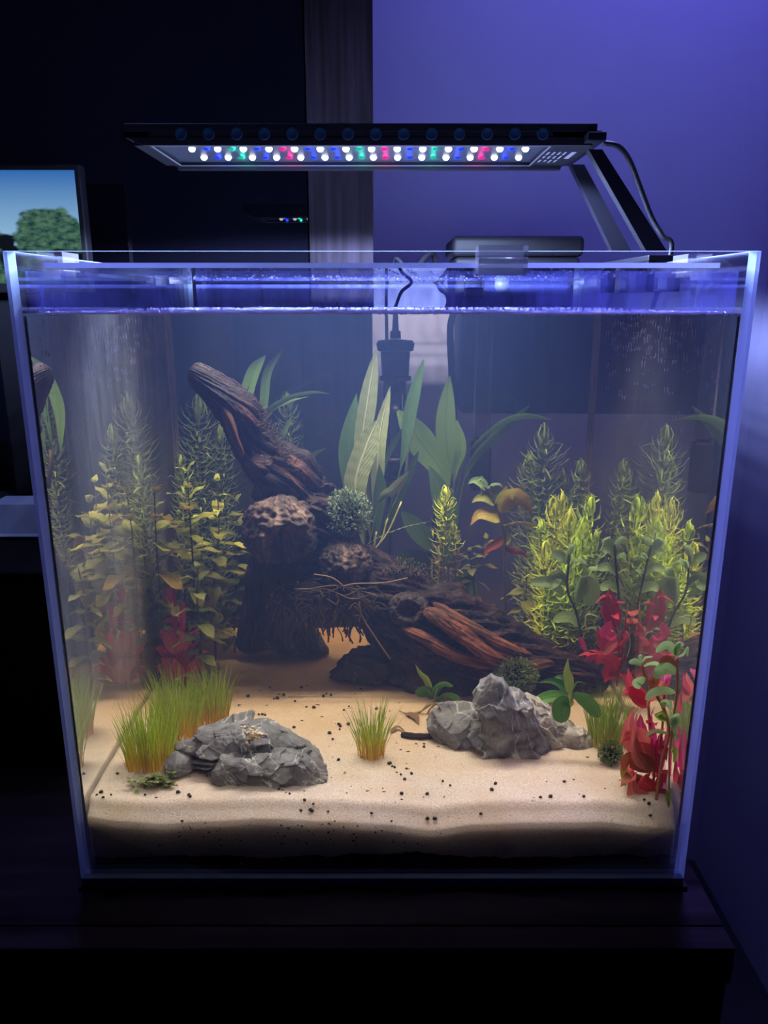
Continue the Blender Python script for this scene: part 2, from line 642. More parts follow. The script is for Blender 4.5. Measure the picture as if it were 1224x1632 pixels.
lt = nd(nt, 'ShaderNodeMath', operation='LESS_THAN'); L(vo.outputs['Distance'], lt.inputs[0]); lt.inputs[1].default_value = .10
ls = nd(nt, 'ShaderNodeMath', operation='MULTIPLY'); L(lt.outputs[0], ls.inputs[0]); ls.inputs[1].default_value = .7
mxd = nd(nt, 'ShaderNodeMixRGB'); mxd.inputs[2].default_value = (.16, .10, .06, 1)
L(ls.outputs[0], mxd.inputs[0]); L(mxs.outputs[0], mxd.inputs[1])
b = nd(nt, 'ShaderNodeBsdfPrincipled'); b.inputs['Roughness'].default_value = .9; b.inputs['Specular IOR Level'].default_value = .1
L(mxd.outputs[0], b.inputs['Base Color'])
b.inputs['Subsurface Weight'].default_value = .6
b.inputs['Subsurface Radius'].default_value = (1.0, .85, .75)
b.inputs['Subsurface Scale'].default_value = .016
bp = nd(nt, 'ShaderNodeBump'); bp.inputs['Strength'].default_value = .5; bp.inputs['Distance'].default_value = .0008
L(n1.outputs[0], bp.inputs['Height']); L(bp.outputs[0], b.inputs['Normal'])
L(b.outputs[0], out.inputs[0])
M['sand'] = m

# driftwood: dark bark with red-brown grain along the limb
m, nt, out = new_mat('driftwood_bark')
L = nt.links.new
uv = nd(nt, 'ShaderNodeUVMap')
mp = nd(nt, 'ShaderNodeMapping'); mp.inputs['Scale'].default_value = (16, 4.5, 1)
L(uv.outputs[0], mp.inputs[0])
n1 = nd(nt, 'ShaderNodeTexNoise'); n1.inputs['Scale'].default_value = 2.2; n1.inputs['Detail'].default_value = 7; n1.inputs['Roughness'].default_value = .65; n1.inputs['Distortion'].default_value = .6
L(mp.outputs[0], n1.inputs['Vector'])
tc = nd(nt, 'ShaderNodeTexCoord')
n2 = nd(nt, 'ShaderNodeTexNoise'); n2.inputs['Scale'].default_value = 16; n2.inputs['Detail'].default_value = 4
L(tc.outputs['Object'], n2.inputs['Vector'])
n3 = nd(nt, 'ShaderNodeTexNoise'); n3.inputs['Scale'].default_value = 330; n3.inputs['Detail'].default_value = 4
L(tc.outputs['Object'], n3.inputs['Vector'])
r1 = nd(nt, 'ShaderNodeValToRGB')
cr = r1.color_ramp
cr.elements[0].position = .36; cr.elements[0].color = (.007, .005, .006, 1)
cr.elements[1].position = .72; cr.elements[1].color = (.16, .055, .030, 1)
e = cr.elements.new(.52); e.color = (.026, .013, .012, 1)
L(n1.outputs[0], r1.inputs[0])
r2 = nd(nt, 'ShaderNodeMapRange'); r2.inputs[1].default_value = .52; r2.inputs[2].default_value = .66
L(n2.outputs[0], r2.inputs[0])
mxc = nd(nt, 'ShaderNodeMixRGB', blend_type='MULTIPLY')
mxc.inputs[0].default_value = .8
gm = nd(nt, 'ShaderNodeValToRGB'); gm.color_ramp.elements[0].color = (.45, .45, .5, 1); gm.color_ramp.elements[1].color = (1.5, 1.25, 1.1, 1)
L(r2.outputs[0], gm.inputs[0]); L(r1.outputs[0], mxc.inputs[1]); L(gm.outputs[0], mxc.inputs[2])
b = nd(nt, 'ShaderNodeBsdfPrincipled'); b.inputs['Roughness'].default_value = .62; b.inputs['Specular IOR Level'].default_value = .3
L(mxc.outputs[0], b.inputs['Base Color'])
ad = nd(nt, 'ShaderNodeMath', operation='MULTIPLY_ADD'); L(n3.outputs[0], ad.inputs[0]); ad.inputs[1].default_value = .5; L(n1.outputs[0], ad.inputs[2])
bp = nd(nt, 'ShaderNodeBump'); bp.inputs['Strength'].default_value = .9; bp.inputs['Distance'].default_value = .003
L(ad.outputs[0], bp.inputs['Height']); L(bp.outputs[0], b.inputs['Normal'])
L(b.outputs[0], out.inputs[0])
M['wood'] = m


# seiryu-like stone: blue-grey with thin white veins
def stone_mat(name, dark, light, vein_amt):
    m, nt, out = new_mat(name)
    L = nt.links.new
    tc = nd(nt, 'ShaderNodeTexCoord')
    n1 = nd(nt, 'ShaderNodeTexNoise'); n1.inputs['Scale'].default_value = 55; n1.inputs['Detail'].default_value = 9; n1.inputs['Roughness'].default_value = .68
    L(tc.outputs['Object'], n1.inputs['Vector'])
    r = nd(nt, 'ShaderNodeValToRGB')
    r.color_ramp.elements[0].position = .33; r.color_ramp.elements[0].color = (*dark, 1)
    r.color_ramp.elements[1].position = .72; r.color_ramp.elements[1].color = (*light, 1)
    L(n1.outputs[0], r.inputs[0])
    n2 = nd(nt, 'ShaderNodeTexNoise'); n2.inputs['Scale'].default_value = 17; n2.inputs['Detail'].default_value = 5; n2.inputs['Distortion'].default_value = 1.2
    L(tc.outputs['Object'], n2.inputs['Vector'])
    s = nd(nt, 'ShaderNodeMath', operation='SUBTRACT'); L(n2.outputs[0], s.inputs[0]); s.inputs[1].default_value = .5
    a = nd(nt, 'ShaderNodeMath', operation='ABSOLUTE'); L(s.outputs[0], a.inputs[0])
    mr = nd(nt, 'ShaderNodeMapRange'); mr.inputs[1].default_value = 0; mr.inputs[2].default_value = .012; mr.inputs[3].default_value = vein_amt; mr.inputs[4].default_value = 0
    L(a.outputs[0], mr.inputs[0])
    mx = nd(nt, 'ShaderNodeMixRGB'); mx.inputs[2].default_value = (.72, .70, .68, 1)
    L(mr.outputs[0], mx.inputs[0]); L(r.outputs[0], mx.inputs[1])
    b = nd(nt, 'ShaderNodeBsdfPrincipled'); b.inputs['Roughness'].default_value = .75; b.inputs['Specular IOR Level'].default_value = .25
    L(mx.outputs[0], b.inputs['Base Color'])
    bp = nd(nt, 'ShaderNodeBump'); bp.inputs['Strength'].default_value = .8; bp.inputs['Distance'].default_value = .0018
    L(n1.outputs[0], bp.inputs['Height']); L(bp.outputs[0], b.inputs['Normal'])
    L(b.outputs[0], out.inputs[0])
    return m


M['stone'] = stone_mat('blue_grey_stone', (.075, .078, .092), (.24, .24, .26), .45)
M['stone_light'] = stone_mat('pale_grey_stone', (.17, .165, .165), (.44, .42, .40), .6)
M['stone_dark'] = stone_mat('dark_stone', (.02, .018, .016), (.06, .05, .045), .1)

M['l_ludw'] = leaf_mat('yellow_green_leaf', (.30, .38, .06), (.44, .42, .09), (.52, .54, .2), transl=.35)
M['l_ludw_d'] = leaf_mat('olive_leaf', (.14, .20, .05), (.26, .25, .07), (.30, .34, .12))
M['l_brown'] = leaf_mat('yellow_brown_leaf', (.38, .34, .05), (.34, .20, .05), (.48, .42, .14))
M['l_fern'] = leaf_mat('dark_strap_leaf', (.055, .12, .045), (.075, .15, .055), (.12, .20, .09), sidevein=9, vein_amt=.35)
M['l_pale'] = leaf_mat('pale_ribbed_leaf', (.20, .26, .12), (.27, .32, .17), (.62, .64, .46), sidevein=12, vein_amt=.85, bump=1.0)
M['l_sword'] = leaf_mat('green_strap_leaf', (.10, .19, .05), (.14, .24, .075), (.06, .11, .04), sidevein=3, vein_amt=.4)
M['l_anub'] = leaf_mat('deep_green_round_leaf', (.06, .20, .03), (.10, .27, .045), (.05, .13, .03), rough=.3, sidevein=8, vein_amt=.4, transl=.25)
M['l_anub_y'] = leaf_mat('young_yellow_green_leaf', (.28, .42, .06), (.36, .48, .09), (.20, .32, .05), rough=.3, sidevein=8, vein_amt=.3)
M['l_bacopa'] = leaf_mat('fresh_green_leaf', (.30, .46, .18), (.40, .58, .28), (.50, .64, .38), rough=.4, sidevein=5, vein_amt=.3, transl=.5)
M['l_red'] = leaf_mat('crimson_leaf', (.52, .035, .07), (.60, .05, .10), (.75, .22, .20), sidevein=8, vein_amt=.5, transl=.55)
M['l_pink'] = leaf_mat('magenta_leaf', (.72, .035, .26), (.62, .04, .18), (.90, .40, .48), sidevein=9, vein_amt=.6, transl=.6)
M['l_salmon'] = leaf_mat('salmon_red_leaf', (.62, .16, .14), (.58, .09, .12), (.85, .42, .38), sidevein=9, vein_amt=.6, transl=.55)
M['l_rust'] = leaf_mat('rusty_leaf', (.30, .07, .04), (.38, .10, .05), (.50, .22, .12), sidevein=8, vein_amt=.4)
M['n_green'] = blade_mat('bright_needles', (.40, .54, .05), (.54, .72, .09))
M['n_dim'] = blade_mat('soft_green_needles', (.22, .30, .08), (.32, .44, .15))
M['n_yellow'] = blade_mat('yellow_green_needles', (.54, .58, .04), (.66, .74, .09))
M['n_old'] = blade_mat('brown_yellow_needles', (.26, .18, .03), (.34, .27, .06))
M['grass'] = blade_mat('grass_blades', (.72, .46, .07), (.36, .50, .05))
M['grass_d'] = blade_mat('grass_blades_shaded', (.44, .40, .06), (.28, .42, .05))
M['moss'] = blade_mat('moss_leaflets', (.075, .105, .030), (.16, .21, .065), .2)
M['moss_top'] = blade_mat('pale_moss_leaflets', (.085, .13, .07), (.20, .27, .16), .2)

# ================================================================== THE ROOM
YWALL, XWALL = .70, .565
XL, XB, YB = -1.6, -1.2, -2.2
mb = MB(); mb.box((XL, YWALL, -.56), (XWALL + .02, YWALL + .02, 1.9))
tag(mb.build('wall_back', M['wall'], smooth=False), 'lavender painted wall behind the tank', kind='structure')
mb = MB(); mb.box((XWALL, YB, -.56), (XWALL + .02, YWALL, 1.9))
tag(mb.build('wall_right', M['wall'], smooth=False), 'lavender painted side wall', kind='structure')
mb = MB(); mb.box((XL, YB, -.58), (XWALL + .02, YWALL + .02, -.56))
tag(mb.build('floor', M['floor'], smooth=False), 'dark floor', kind='structure')

# tall unit with black glass doors behind the tank
unit = thing('display_cabinet', (-.80, .59, -.56), 'tall cabinet with black mirror-like glass door and dark wooden upright behind the aquarium', 'cabinet')
mb = MB(); mb.box((XL + .01, .500, -.56), (-.018, .695, 1.6), .001)
mb.build('carcass', M['black_matt'], unit, smooth=False)
mb = MB(); mb.box((-.0865, .476, -.02), (-.0115, .500, 1.6), .0008)
mb.build('upright', M['espresso_v'], unit, smooth=False)
mb = MB(); mb.box((XL + .01, .480, -.02), (-.0885, .4995, 1.6))
dg = mb.build('glass_door', M['black_glass'], unit, smooth=False)

# low cabinet that carries the tank
cab = thing('media_cabinet', (-.40, .3, -.56), 'low espresso-brown wooden cabinet with a plank top that the aquarium stands on', 'cabinet')
mb = MB(); mb.box((-1.3, -.0335, -.030), (.2415, .470, -.004), .0006); mb.build('top_panel', M['espresso'], cab, smooth=False)
mb = MB(); mb.box((-1.3, -.0540, -.034), (.2415, -.0345, -.0042), .0008); mb.build('front_rail', M['espresso'], cab, smooth=False)
mb = MB(); mb.box((.2225, -.050, -.56), (.2405, .465, -.0345), .0006); mb.build('side_panel', M['espresso'], cab, smooth=False)
for i in range(3):
    x0 = .2215 - .507 * i
    mb = MB(); mb.box((x0 - .505, -.0525, -.54), (x0, -.0365, -.038), .001); mb.build('door', M['espresso'], cab, smooth=False)
mb = MB(); mb.box((-1.3, -.03, -.56), (.2215, .46, -.541)); mb.build('plinth', M['black_matt'], cab, smooth=False)

mb = MB(); mb.box((-.2275, -.0015, -.004), (.2285, .4515, 0), .0008)
tag(mb.build('foam_mat', M['black_matt'], origin=(0, .2, -.004), smooth=False), 'thin black foam mat under the glass tank', 'mat')

# ================================================================== THE TANK
TH = .005
ZL_ = .4415
tank = thing('aquarium', (0, .225, 0), 'rimless glass cube aquarium filled with water, sand and plants', 'aquarium')


M['base_edge'] = pbr('teal_glass_edge', (.008, .030, .045), .2, spec=.5)


def pane(name, a, b, thin_axis):
    bm = bmesh.new()
    bmesh.ops.create_cube(bm, size=1)
    for v in bm.verts:
        v.co = Vector([(a[k] + b[k]) / 2 + v.co[k] * (b[k] - a[k]) for k in range(3)])
    mb = MB()
    for f in bm.faces:
        mb.cur = 0 if abs(f.normal[thin_axis]) > .5 else 1
        n = len(mb.v)
        mb.add([v.co.copy() for v in f.verts], [tuple(range(len(f.verts)))])
    bm.free()
    return mb.build(name, [M['pane'], M['base_edge' if name == 'base_pane' else 'edge']], tank, smooth=False)


pane('front_pane', (-W2, 0, .0062), (W2, TH, HT), 1)
pane('back_pane', (-W2, D - TH, .0062), (W2, D, HT), 1)
pane('side_pane', (-W2, TH + .0002, .0062), (-W2 + TH, D - TH - .0002, HT), 0)
pane('side_pane', (W2 - TH, TH + .0002, .0062), (W2, D - TH - .0002, HT), 0)
pane('base_pane', (-W2, 0, 0), (W2, D, .006), 2)
xi, y0i, y1i = W2 - TH - .0003, TH + .0003, D - TH - .0003
for sx in (-1, 1):
    for yy, sy in ((y0i, 1), (y1i, -1)):
        x = sx * (xi - .0002)
        mb = MB()
        r = .0035 if sy < 0 else .0016
        mb.prism([(x, yy + sy * .0002, .0065), (x - sx * r, yy + sy * .0002, .0065), (x, yy + sy * r, .0065)], (0, 0, ZW - .008))
        mb.build('silicone_seam', M['silicone'], tank, smooth=False)
water = MB()
water.box((-xi, y0i, .0064), (xi, y1i, ZW))
wo = water.build('water', M['water'], origin=(0, .225, .0064), smooth=False)
tag(wo, 'slightly cloudy amber water filling the aquarium almost to its rim', 'water')
for sx, mt in ((-1, 'film_a'), (1, 'film_b')):
    mb = MB(); x = sx * (xi - .0007)
    mb.add([(x, y0i + .005, .072), (x, y1i - .005, .072), (x, y1i - .005, ZW - .002), (x, y0i + .005, ZW - .002)], [(0, 1, 2, 3)])
    mb.build('algae_film', M[mt], tank, smooth=False)

M['blue_glow_mist'] = film_mat('blue_glow_condensation', .55, 10, (.26, .29, 1.0), (9, 1, 2))  # condensation with the blue glow below the rim put into its colour
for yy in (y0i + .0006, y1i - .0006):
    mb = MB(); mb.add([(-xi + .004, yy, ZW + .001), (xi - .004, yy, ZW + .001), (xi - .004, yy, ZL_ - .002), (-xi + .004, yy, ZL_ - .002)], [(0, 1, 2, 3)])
    mb.build('blue_glow_condensation', M['blue_glow_mist'], tank, smooth=False)

# sand bed: surface grid, closed down to the soil
ZS = .030
mb = MB()
NX, NY = 180, 150
xs, ya, yb = xi - .0022, y0i + .0012, y1i - .0012
vv = []
for j in range(NY + 1):
    y = ya + (yb - ya) * (j / NY) ** 1.25
    for i in range(NX + 1):
        x = -xs + 2 * xs * i / NX
        z = sand_h(x, y)
        if j == 0:
            z -= .0006
        vv.append((x, y, z))
ff = []
for j in range(NY):
    for i in range(NX):
        a = j * (NX + 1) + i
        ff.append((a, a + 1, a + NX + 2, a + NX + 1))
base = len(vv)
rim = [i for i in range(NX + 1)] + [j * (NX + 1) + NX for j in range(1, NY + 1)] + [NY * (NX + 1) + i for i in range(NX - 1, -1, -1)] + [j * (NX + 1) for j in range(NY - 1, 0, -1)]


def soil_h(x):
    return .021 + .004 * noise.noise((x * 16, 1.3, 0)) + .0025 * noise.noise((x * 60, 2.3, 0)) + .0013 * noise.noise((x * 220, 4.3, 0))


for k, r in enumerate(rim):
    x, y, z = vv[r]
    vv.append((x, y, soil_h(x) if y < ya + .001 else .026))
nr = len(rim)
for k in range(nr):
    ff.append((rim[(k + 1) % nr], rim[k], base + k, base + (k + 1) % nr))
mb.add(vv, ff)
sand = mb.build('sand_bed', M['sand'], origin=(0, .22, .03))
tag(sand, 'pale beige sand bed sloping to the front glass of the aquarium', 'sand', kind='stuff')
# black soil under it: grains pressed to the glass
mb = MB()
mb.box((-xs, ya + .0004, .0068), (xs, yb, .0170))
bm0 = bmesh.new(); bmesh.ops.create_icosphere(bm0, subdivisions=1, radius=1)
ico_v = [v.co.copy() for v in bm0.verts]; ico_f = [[v.index for v in f.verts] for f in bm0.faces]; bm0.free()


def blob(mb, c, r, jit=.25, sq=(1, 1, 1)):
    vs = [Vector(c) + Vector((v.x * sq[0], v.y * sq[1], v.z * sq[2])) * r * (1 + random.uniform(-jit, jit)) for v in ico_v]
    mb.add(vs, ico_f)


for i in range(900):
    x = random.uniform(-xs, xs)
    z = random.uniform(.009, soil_h(x) + .001)
    blob(mb, (x, ya + random.uniform(.0012, .003), z), random.uniform(.0010, .0019))
for i in range(70):
    x = random.gauss(-.035, .03) if i < 45 else random.gauss(-.15, .03)
    blob(mb, (x, ya + .0003, random.uniform(.03, .052)), random.uniform(.0005, .0011))
tag(mb.build('soil_layer', M['pellet'], origin=(0, .22, .006)), 'dark granular soil layer under the sand against the front glass', 'soil', kind='stuff')

# water surface: ring of tiny bubbles along the front glass
mb = MB()
for i in range(5200):
    x = random.uniform(-xi + .004, xi - .004)
    y = y0i + abs(random.gauss(0, .05)) + .0010 if i % 3 else random.uniform(.006, .4)
    blob(mb, (x, min(y, .42), ZW + random.uniform(.0, .0005)), random.uniform(.0004, .0011), .05)
m, nt, out = new_mat('bubble_film')
d_ = nd(nt, 'ShaderNodeBsdfDiffuse'); d_.inputs[0].default_value = (.38, .36, .80, 1)
t_ = nd(nt, 'ShaderNodeBsdfTransparent'); g_ = nd(nt, 'ShaderNodeBsdfGlossy'); g_.inputs['Roughness'].default_value = .1
x1 = nd(nt, 'ShaderNodeMixShader'); x1.inputs[0].default_value = .35
x2 = nd(nt, 'ShaderNodeMixShader'); x2.inputs[0].default_value = .25
nt.links.new(t_.outputs[0], x1.inputs[1]); nt.links.new(d_.outputs[0], x1.inputs[2])
nt.links.new(x1.outputs[0], x2.inputs[1]); nt.links.new(g_.outputs[0], x2.inputs[2]); nt.links.new(x2.outputs[0], out.inputs[0])
M['bubble'] = m
tag(mb.build('surface_bubbles', M['bubble'], origin=(0, .2, ZW)), 'film of tiny bubbles floating on the water along the front glass', 'bubbles', kind='stuff')

for sx in (-1, 1):
    mb = MB()
    for i in range(170):
        y, z = random.uniform(.03, .40), ZW - .004 - abs(random.gauss(0, .030))
        x = sx * (xi - .0011)
        r = random.uniform(.0004, .0010)
        for k in range(random.randint(1, 4)):
            blob(mb, (x, y, z - k * r * 1.6), r * (1 - .18 * k), .05, (.5, .7, 1.5))
    mb.build('droplet_reflections', M['bubble'], tank, kind='stuff')  # small blobs modelled in place of droplet reflections in the side panes

# glass lid on clear clips
ZL = .4415
mb = MB()
bm = bmesh.new(); bmesh.ops.create_cube(bm, size=1)
a, b = (-.2065, .012, ZL), (.2065, .425, ZL + .003)
for v in bm.verts:
    v.co = Vector([(a[k] + b[k]) / 2 + v.co[k] * (b[k] - a[k]) for k in range(3)])
for f in bm.faces:
    mb.cur = 0 if abs(f.normal.z) > .5 else 1
    mb.add([v.co.copy() for v in f.verts], [(0, 1, 2, 3)])
bm.free()
lid = mb.build('glass_lid', [M['lid'], M['edge']], origin=(0, .22, ZL), smooth=False)
tag(lid, 'flat clear glass lid held just below the aquarium rim by clips', 'lid')
mb = MB()
for i in range(700):
    x, y = random.uniform(-.2, .2), random.uniform(.02, .41)
    blob(mb, (x, y, ZL - .0002), random.uniform(.0004, .0012), .1, (1, 1, .45))
mb.build('condensation', M['bubble'], lid, kind='stuff')


def clip(cx, cyy, axis, label):
    """U shaped acrylic clip hooked over a pane, with a shelf for the lid; axis = inward direction"""
    o = thing('lid_clip', (cx, cyy, HT), label, 'clip', 'clear clips holding the lid')
    ax = Vector(axis); side = Vector((-ax.y, ax.x, 0)) * .0145
    prof = [(-.0085, -.014), (-.0085, .0030), (.0085, .0030), (.0085, -.0095), (.021, -.0095), (.021, -.0125), (.0055, -.0125), (.0055, .0004), (-.0055, .0004), (-.0055, -.014)]
    mb = MB()
    c = Vector((cx, cyy, HT))
    mb.prism([c + ax * p[0] + Vector((0, 0, p[1])) - side for p in prof], side * 2)
    mb.build('hook', M['clip'], o, smooth=False)
    mb = MB(); mb.tube([c + ax * -.0085 + Vector((0, 0, -.006)) + side * t for t in (-1, 1)], .0018, 8); mb.build('rib', M['clip'], o)
    return o


clip(air(800, 405, 0).x, TH / 2, (0, 1, 0), 'clear acrylic clip hooked over the front pane below the light')
clip(-W2 + TH / 2, .075, (1, 0, 0), 'clear lid clip on the pane beside the lit monitor, near the front corner')
clip(-W2 + TH / 2, .35, (1, 0, 0), 'clear lid clip on the monitor-side pane, near the back corner')
clip(W2 - TH / 2, .10, (-1, 0, 0), 'clear lid clip in front of the light bracket on the wall-side pane')
clip(W2 - TH / 2, .40, (-1, 0, 0), 'clear lid clip behind the light bracket beside the filter')

# ================================================================== THE LIGHT
FX0, FX1, FY0, FY1, FZ0, FZ1 = -.199, .1655, .168, .2765, .538, .5535
lamp = thing('aquarium_light', (0, .222, FZ0), 'slim black LED bar lamp hanging over the tank on two bracket arms', 'lamp')
mb = MB()
mb.box((FX0, FY0, FZ0 + .0092), (FX1, FY1, FZ1), .0008)
mb.box((FX0, FY0, FZ0 + .0055), (FX0 + .0185, FY1, FZ0 + .0093))
mb.box((FX1 - .034, FY0, FZ0 + .0055), (FX1, FY1, FZ0 + .0093))
mb.box((FX0, FY0, FZ0 + .0055), (FX1, FY0 + .0035, FZ0 + .0093))
mb.box((FX0, FY1 - .012, FZ0 + .0055), (FX1, FY1, FZ0 + .0093))
mb.box((FX0 + .015, FY1 - .011, FZ0 - .0026), (FX1 - .006, FY1 - .002, FZ0 + .0001))
mb.prism([(FX0, FY0, FZ0 + .0062), (FX0 + .014, FY0, FZ0), (FX1 - .004, FY0, FZ0), (FX1, FY0, FZ0 + .0062)], (0, .0035, 0))
mb.prism([(FX0 + .014, FY1 - .012, FZ0), (FX1 - .004, FY1 - .012, FZ0), (FX1, FY1 - .012, FZ0 + .0062), (FX0, FY1 - .012, FZ0 + .0062)], (0, .012, 0))
mb.box((FX0 + .006, FY0 + .0036, FZ0 + .0002), (FX0 + .0185, FY1 - .0121, FZ0 + .0061))
mb.box((FX1 - .034, FY0 + .0036, FZ0 + .0002), (FX1 - .002, FY1 - .0121, FZ0 + .0061))
mb.build('housing', M['black'], lamp, smooth=False)
LX0, LX1 = FX0 + .0185, FX1 - .034
mb = MB(); mb.box((LX0, FY0 + .0036, FZ0 + .0031), (LX1, FY1 - .0121, FZ0 + .0042))
mb.build('circuit_board', pbr('dark_board', (.06, .065, .09), .4, 400, .5, spec=.4), lamp, smooth=False)
for (a, b) in (((LX0, FY0 + .0037, FZ0 - .0003), (LX1, FY0 + .005, FZ0 + .0003)), ((LX0, FY1 - .0135, FZ0 - .0003), (LX1, FY1 - .0122, FZ0 + .0003)),
               ((LX0, FY0 + .0051, FZ0 - .0003), (LX0 + .0013, FY1 - .0136, FZ0 + .0003)), ((LX1 - .0013, FY0 + .0051, FZ0 - .0003), (LX1, FY1 - .0136, FZ0 + .0003))):
    mb = MB(); mb.box(a, b); mb.build('bezel', pbr('bright_edge', (.35, .36, .45), .35) if 'bez' not in M else M['bez'], lamp, smooth=False)
    M['bez'] = bpy.data.materials['bright_edge']
# LEDs
LEDM = {'blue': emission('blue_led', (.01, .04, 1.0), LED_COLOR),
        'red': emission('red_led', (1.0, .01, .22), LED_COLOR), 'green': emission('green_led', (.01, .8, .45), LED_COLOR * .5)}


def led_mesh(mat, r):
    me_v, me_f, n = [], [], 8
    for i, (rr, z) in enumerate(((1, 0), (.92, -.45), (.55, -.85))):
        for k in range(n):
            me_v.append((math.cos(2 * PI * k / n) * rr * r, math.sin(2 * PI * k / n) * rr * r, z * r))
    me_v.append((0, 0, -r))
    for i in range(2):
        for k in range(n):
            me_f.append((i * n + k, (i + 1) * n + k, (i + 1) * n + (k + 1) % n, i * n + (k + 1) % n))
    for k in range(n):
        me_f.append((2 * n + k, 3 * n, 2 * n + (k + 1) % n))
    me = bpy.data.meshes.new('led')
    me.from_pydata(me_v, [], me_f)
    me.materials.append(mat)
    return me


LEDM['lens'] = emission('white_led_lens', (.80, .88, 1.0), 8.0)
for m_ in LEDM.values():
    m_.cycles.emission_sampling = 'NONE'
lm = {k: led_mesh(v, .0029 if k == 'lens' else .0016) for k, v in LEDM.items()}


def led_beam(parent, loc):
    ld = bpy.data.lights.new('led_beam', 'SPOT')
    ld.energy = LED_WATT
    ld.color = LED_TINT
    ld.spot_size = math.radians(165)
    ld.spot_blend = .12
    ld.shadow_soft_size = .003
    o = bpy.data.objects.new('led_beam', ld)
    COL.objects.link(o)
    o.parent = parent
    o.location = Vector(loc) - ORG[parent.name]
    return o


def led_glow(parent, loc, col):
    ld = bpy.data.lights.new('led_glow', 'POINT')
    ld.energy = .0035
    ld.color = col
    ld.shadow_soft_size = .002
    o = bpy.data.objects.new('led_glow', ld)
    COL.objects.link(o)
    o.parent = parent
    o.location = Vector(loc) - ORG[parent.name]


pat = ['blue', 'green', 'blue', 'red', 'blue', 'blue', 'green', 'red', 'blue', 'green', 'blue', 'red', 'blue']
LZ = FZ0 + .0030
for row, yy in ((0, FY0 + .031), (1, FY0 + .070)):
    for i in range(14):
        x = LX0 + .026 + i * .0208 + (.0 if row == 0 else .001)
        o = bpy.data.objects.new('led', lm['lens']); put(o, lamp, (x, yy, LZ))
        led_beam(lamp, (x, yy, FZ0 - .0032))
        if i < 13:
            c = pat[i]
            o = bpy.data.objects.new('led', lm[c]); put(o, lamp, (x + .0104, yy + .002, LZ))
            o.scale = (1.5, 1.5, .7)
            led_glow(lamp, (x + .0104, yy + .012, LZ - .0034), {'blue': (.02, .06, 1), 'red': (1, .02, .3), 'green': (.02, .9, .6)}[c])
            o['label'] = c + ' light-emitting diode'
# dimples along the front face
for i in range(14):
    x = air(288 + i * 44.4, 213, FY0).x
    z = air(288, 213, FY0).z
    mb = MB()
    n = 20
    mb.add([(x + .0047 * math.cos(2 * PI * k / n) * rr, FY0 - .0004 + dy, z + .0047 * math.sin(2 * PI * k / n) * rr) for rr, dy in ((1, .0002), (.86, -.0004), (.7, .0001)) for k in range(n)],
           [(j * n + k, j * n + (k + 1) % n, (j + 1) * n + (k + 1) % n, (j + 1) * n + k) for j in range(2) for k in range(n)] + [tuple(2 * n + k for k in range(n))])
    mb.build('dimple', M['dimple'], lamp)
# end block and cable
mb = MB(); mb.box((FX1 + .0002, FY0 + .01, FZ0 + .004), (FX1 + .0065, FY0 + .05, FZ0 + .0125), .0008); mb.build('end_block', M['black_alu'], lamp, smooth=False)
cp = [air(*p) for p in ((962, 228, .19), (985, 233, .19), (1003, 255, .20), (1020, 298, .21), (1038, 345, .22), (1055, 375, .22), (1070, 400, .22))]
cp += [Vector((.236, .225, .40)), Vector((.238, .30, .25)), Vector((.238, .44, .10))]
mb = MB(); mb.tube(spline(cp, 60), .0022, 10); mb.build('power_cable', M['black'], lamp)
# tiny lettering block on the underside: rows of white print
mb = MB()
for i in range(4):
    for k in range(3):
        x0 = FX1 - .031 + i * .0045
        y0 = FY0 + .03 + k * .018
        mb.box((x0, y0, FZ0 - .00002), (x0 + .0016, y0 + random.uniform(.008, .014), FZ0 + .0001))
mb.box((FX1 - .012, FY0 + .03, FZ0 - .00002), (FX1 - .008, FY0 + .06, FZ0 + .0001))
mb.build('printed_text', M['white_print'], lamp, smooth=False, kind=None)


def arm(y, px0, px1, wid):
    mb = MB()
    a0, a1 = air(px0[0], px0[1], y), air(px0[2], px0[1], y)
    b0, b1 = air(px1[0], px1[1], y), air(px1[2], px1[1], y)
    mb.prism([a0, a1, b1, b0], (0, wid, 0))
    return mb.build('bracket_arm', M['black_alu'], lamp, smooth=False)


arm(.155, (938, 238, 960), (1030, 400, 1063), .010)
arm(.262, (910, 262, 931), (976, 400, 1006), .010)
mb = MB(); mb.box((FX1 - .01, .155, FZ0 + .001), (FX1 + .004, .272, FZ0 + .007), .0006); mb.build('bracket_bar', M['black_alu'], lamp, smooth=False)
mb = MB()
mb.box((.2075, .150, .4515), (.2345, .285, .4565), .001)
mb.box((.2075, .150, .4290), (.2140, .178, .4514), .001)
mb.box((.2075, .257, .4290), (.2140, .285, .4514), .001)
mb.box((.2262, .150, .4290), (.2345, .285, .4514), .001)
mb.build('clamp', M['black_alu'], lamp, smooth=False)
for yy in (.164, .271):
    mb = MB(); mb.tube([(.2345, yy, .439), (.2425, yy, .439)], .004, 12); mb.build('clamp_screw', M['steel'], lamp)
    mb = MB(); mb.box((.2141, yy - .006, .4310), (.2198, yy + .006, .4420), .0008); mb.build('clamp_pad', M['silicone'], lamp, smooth=False)

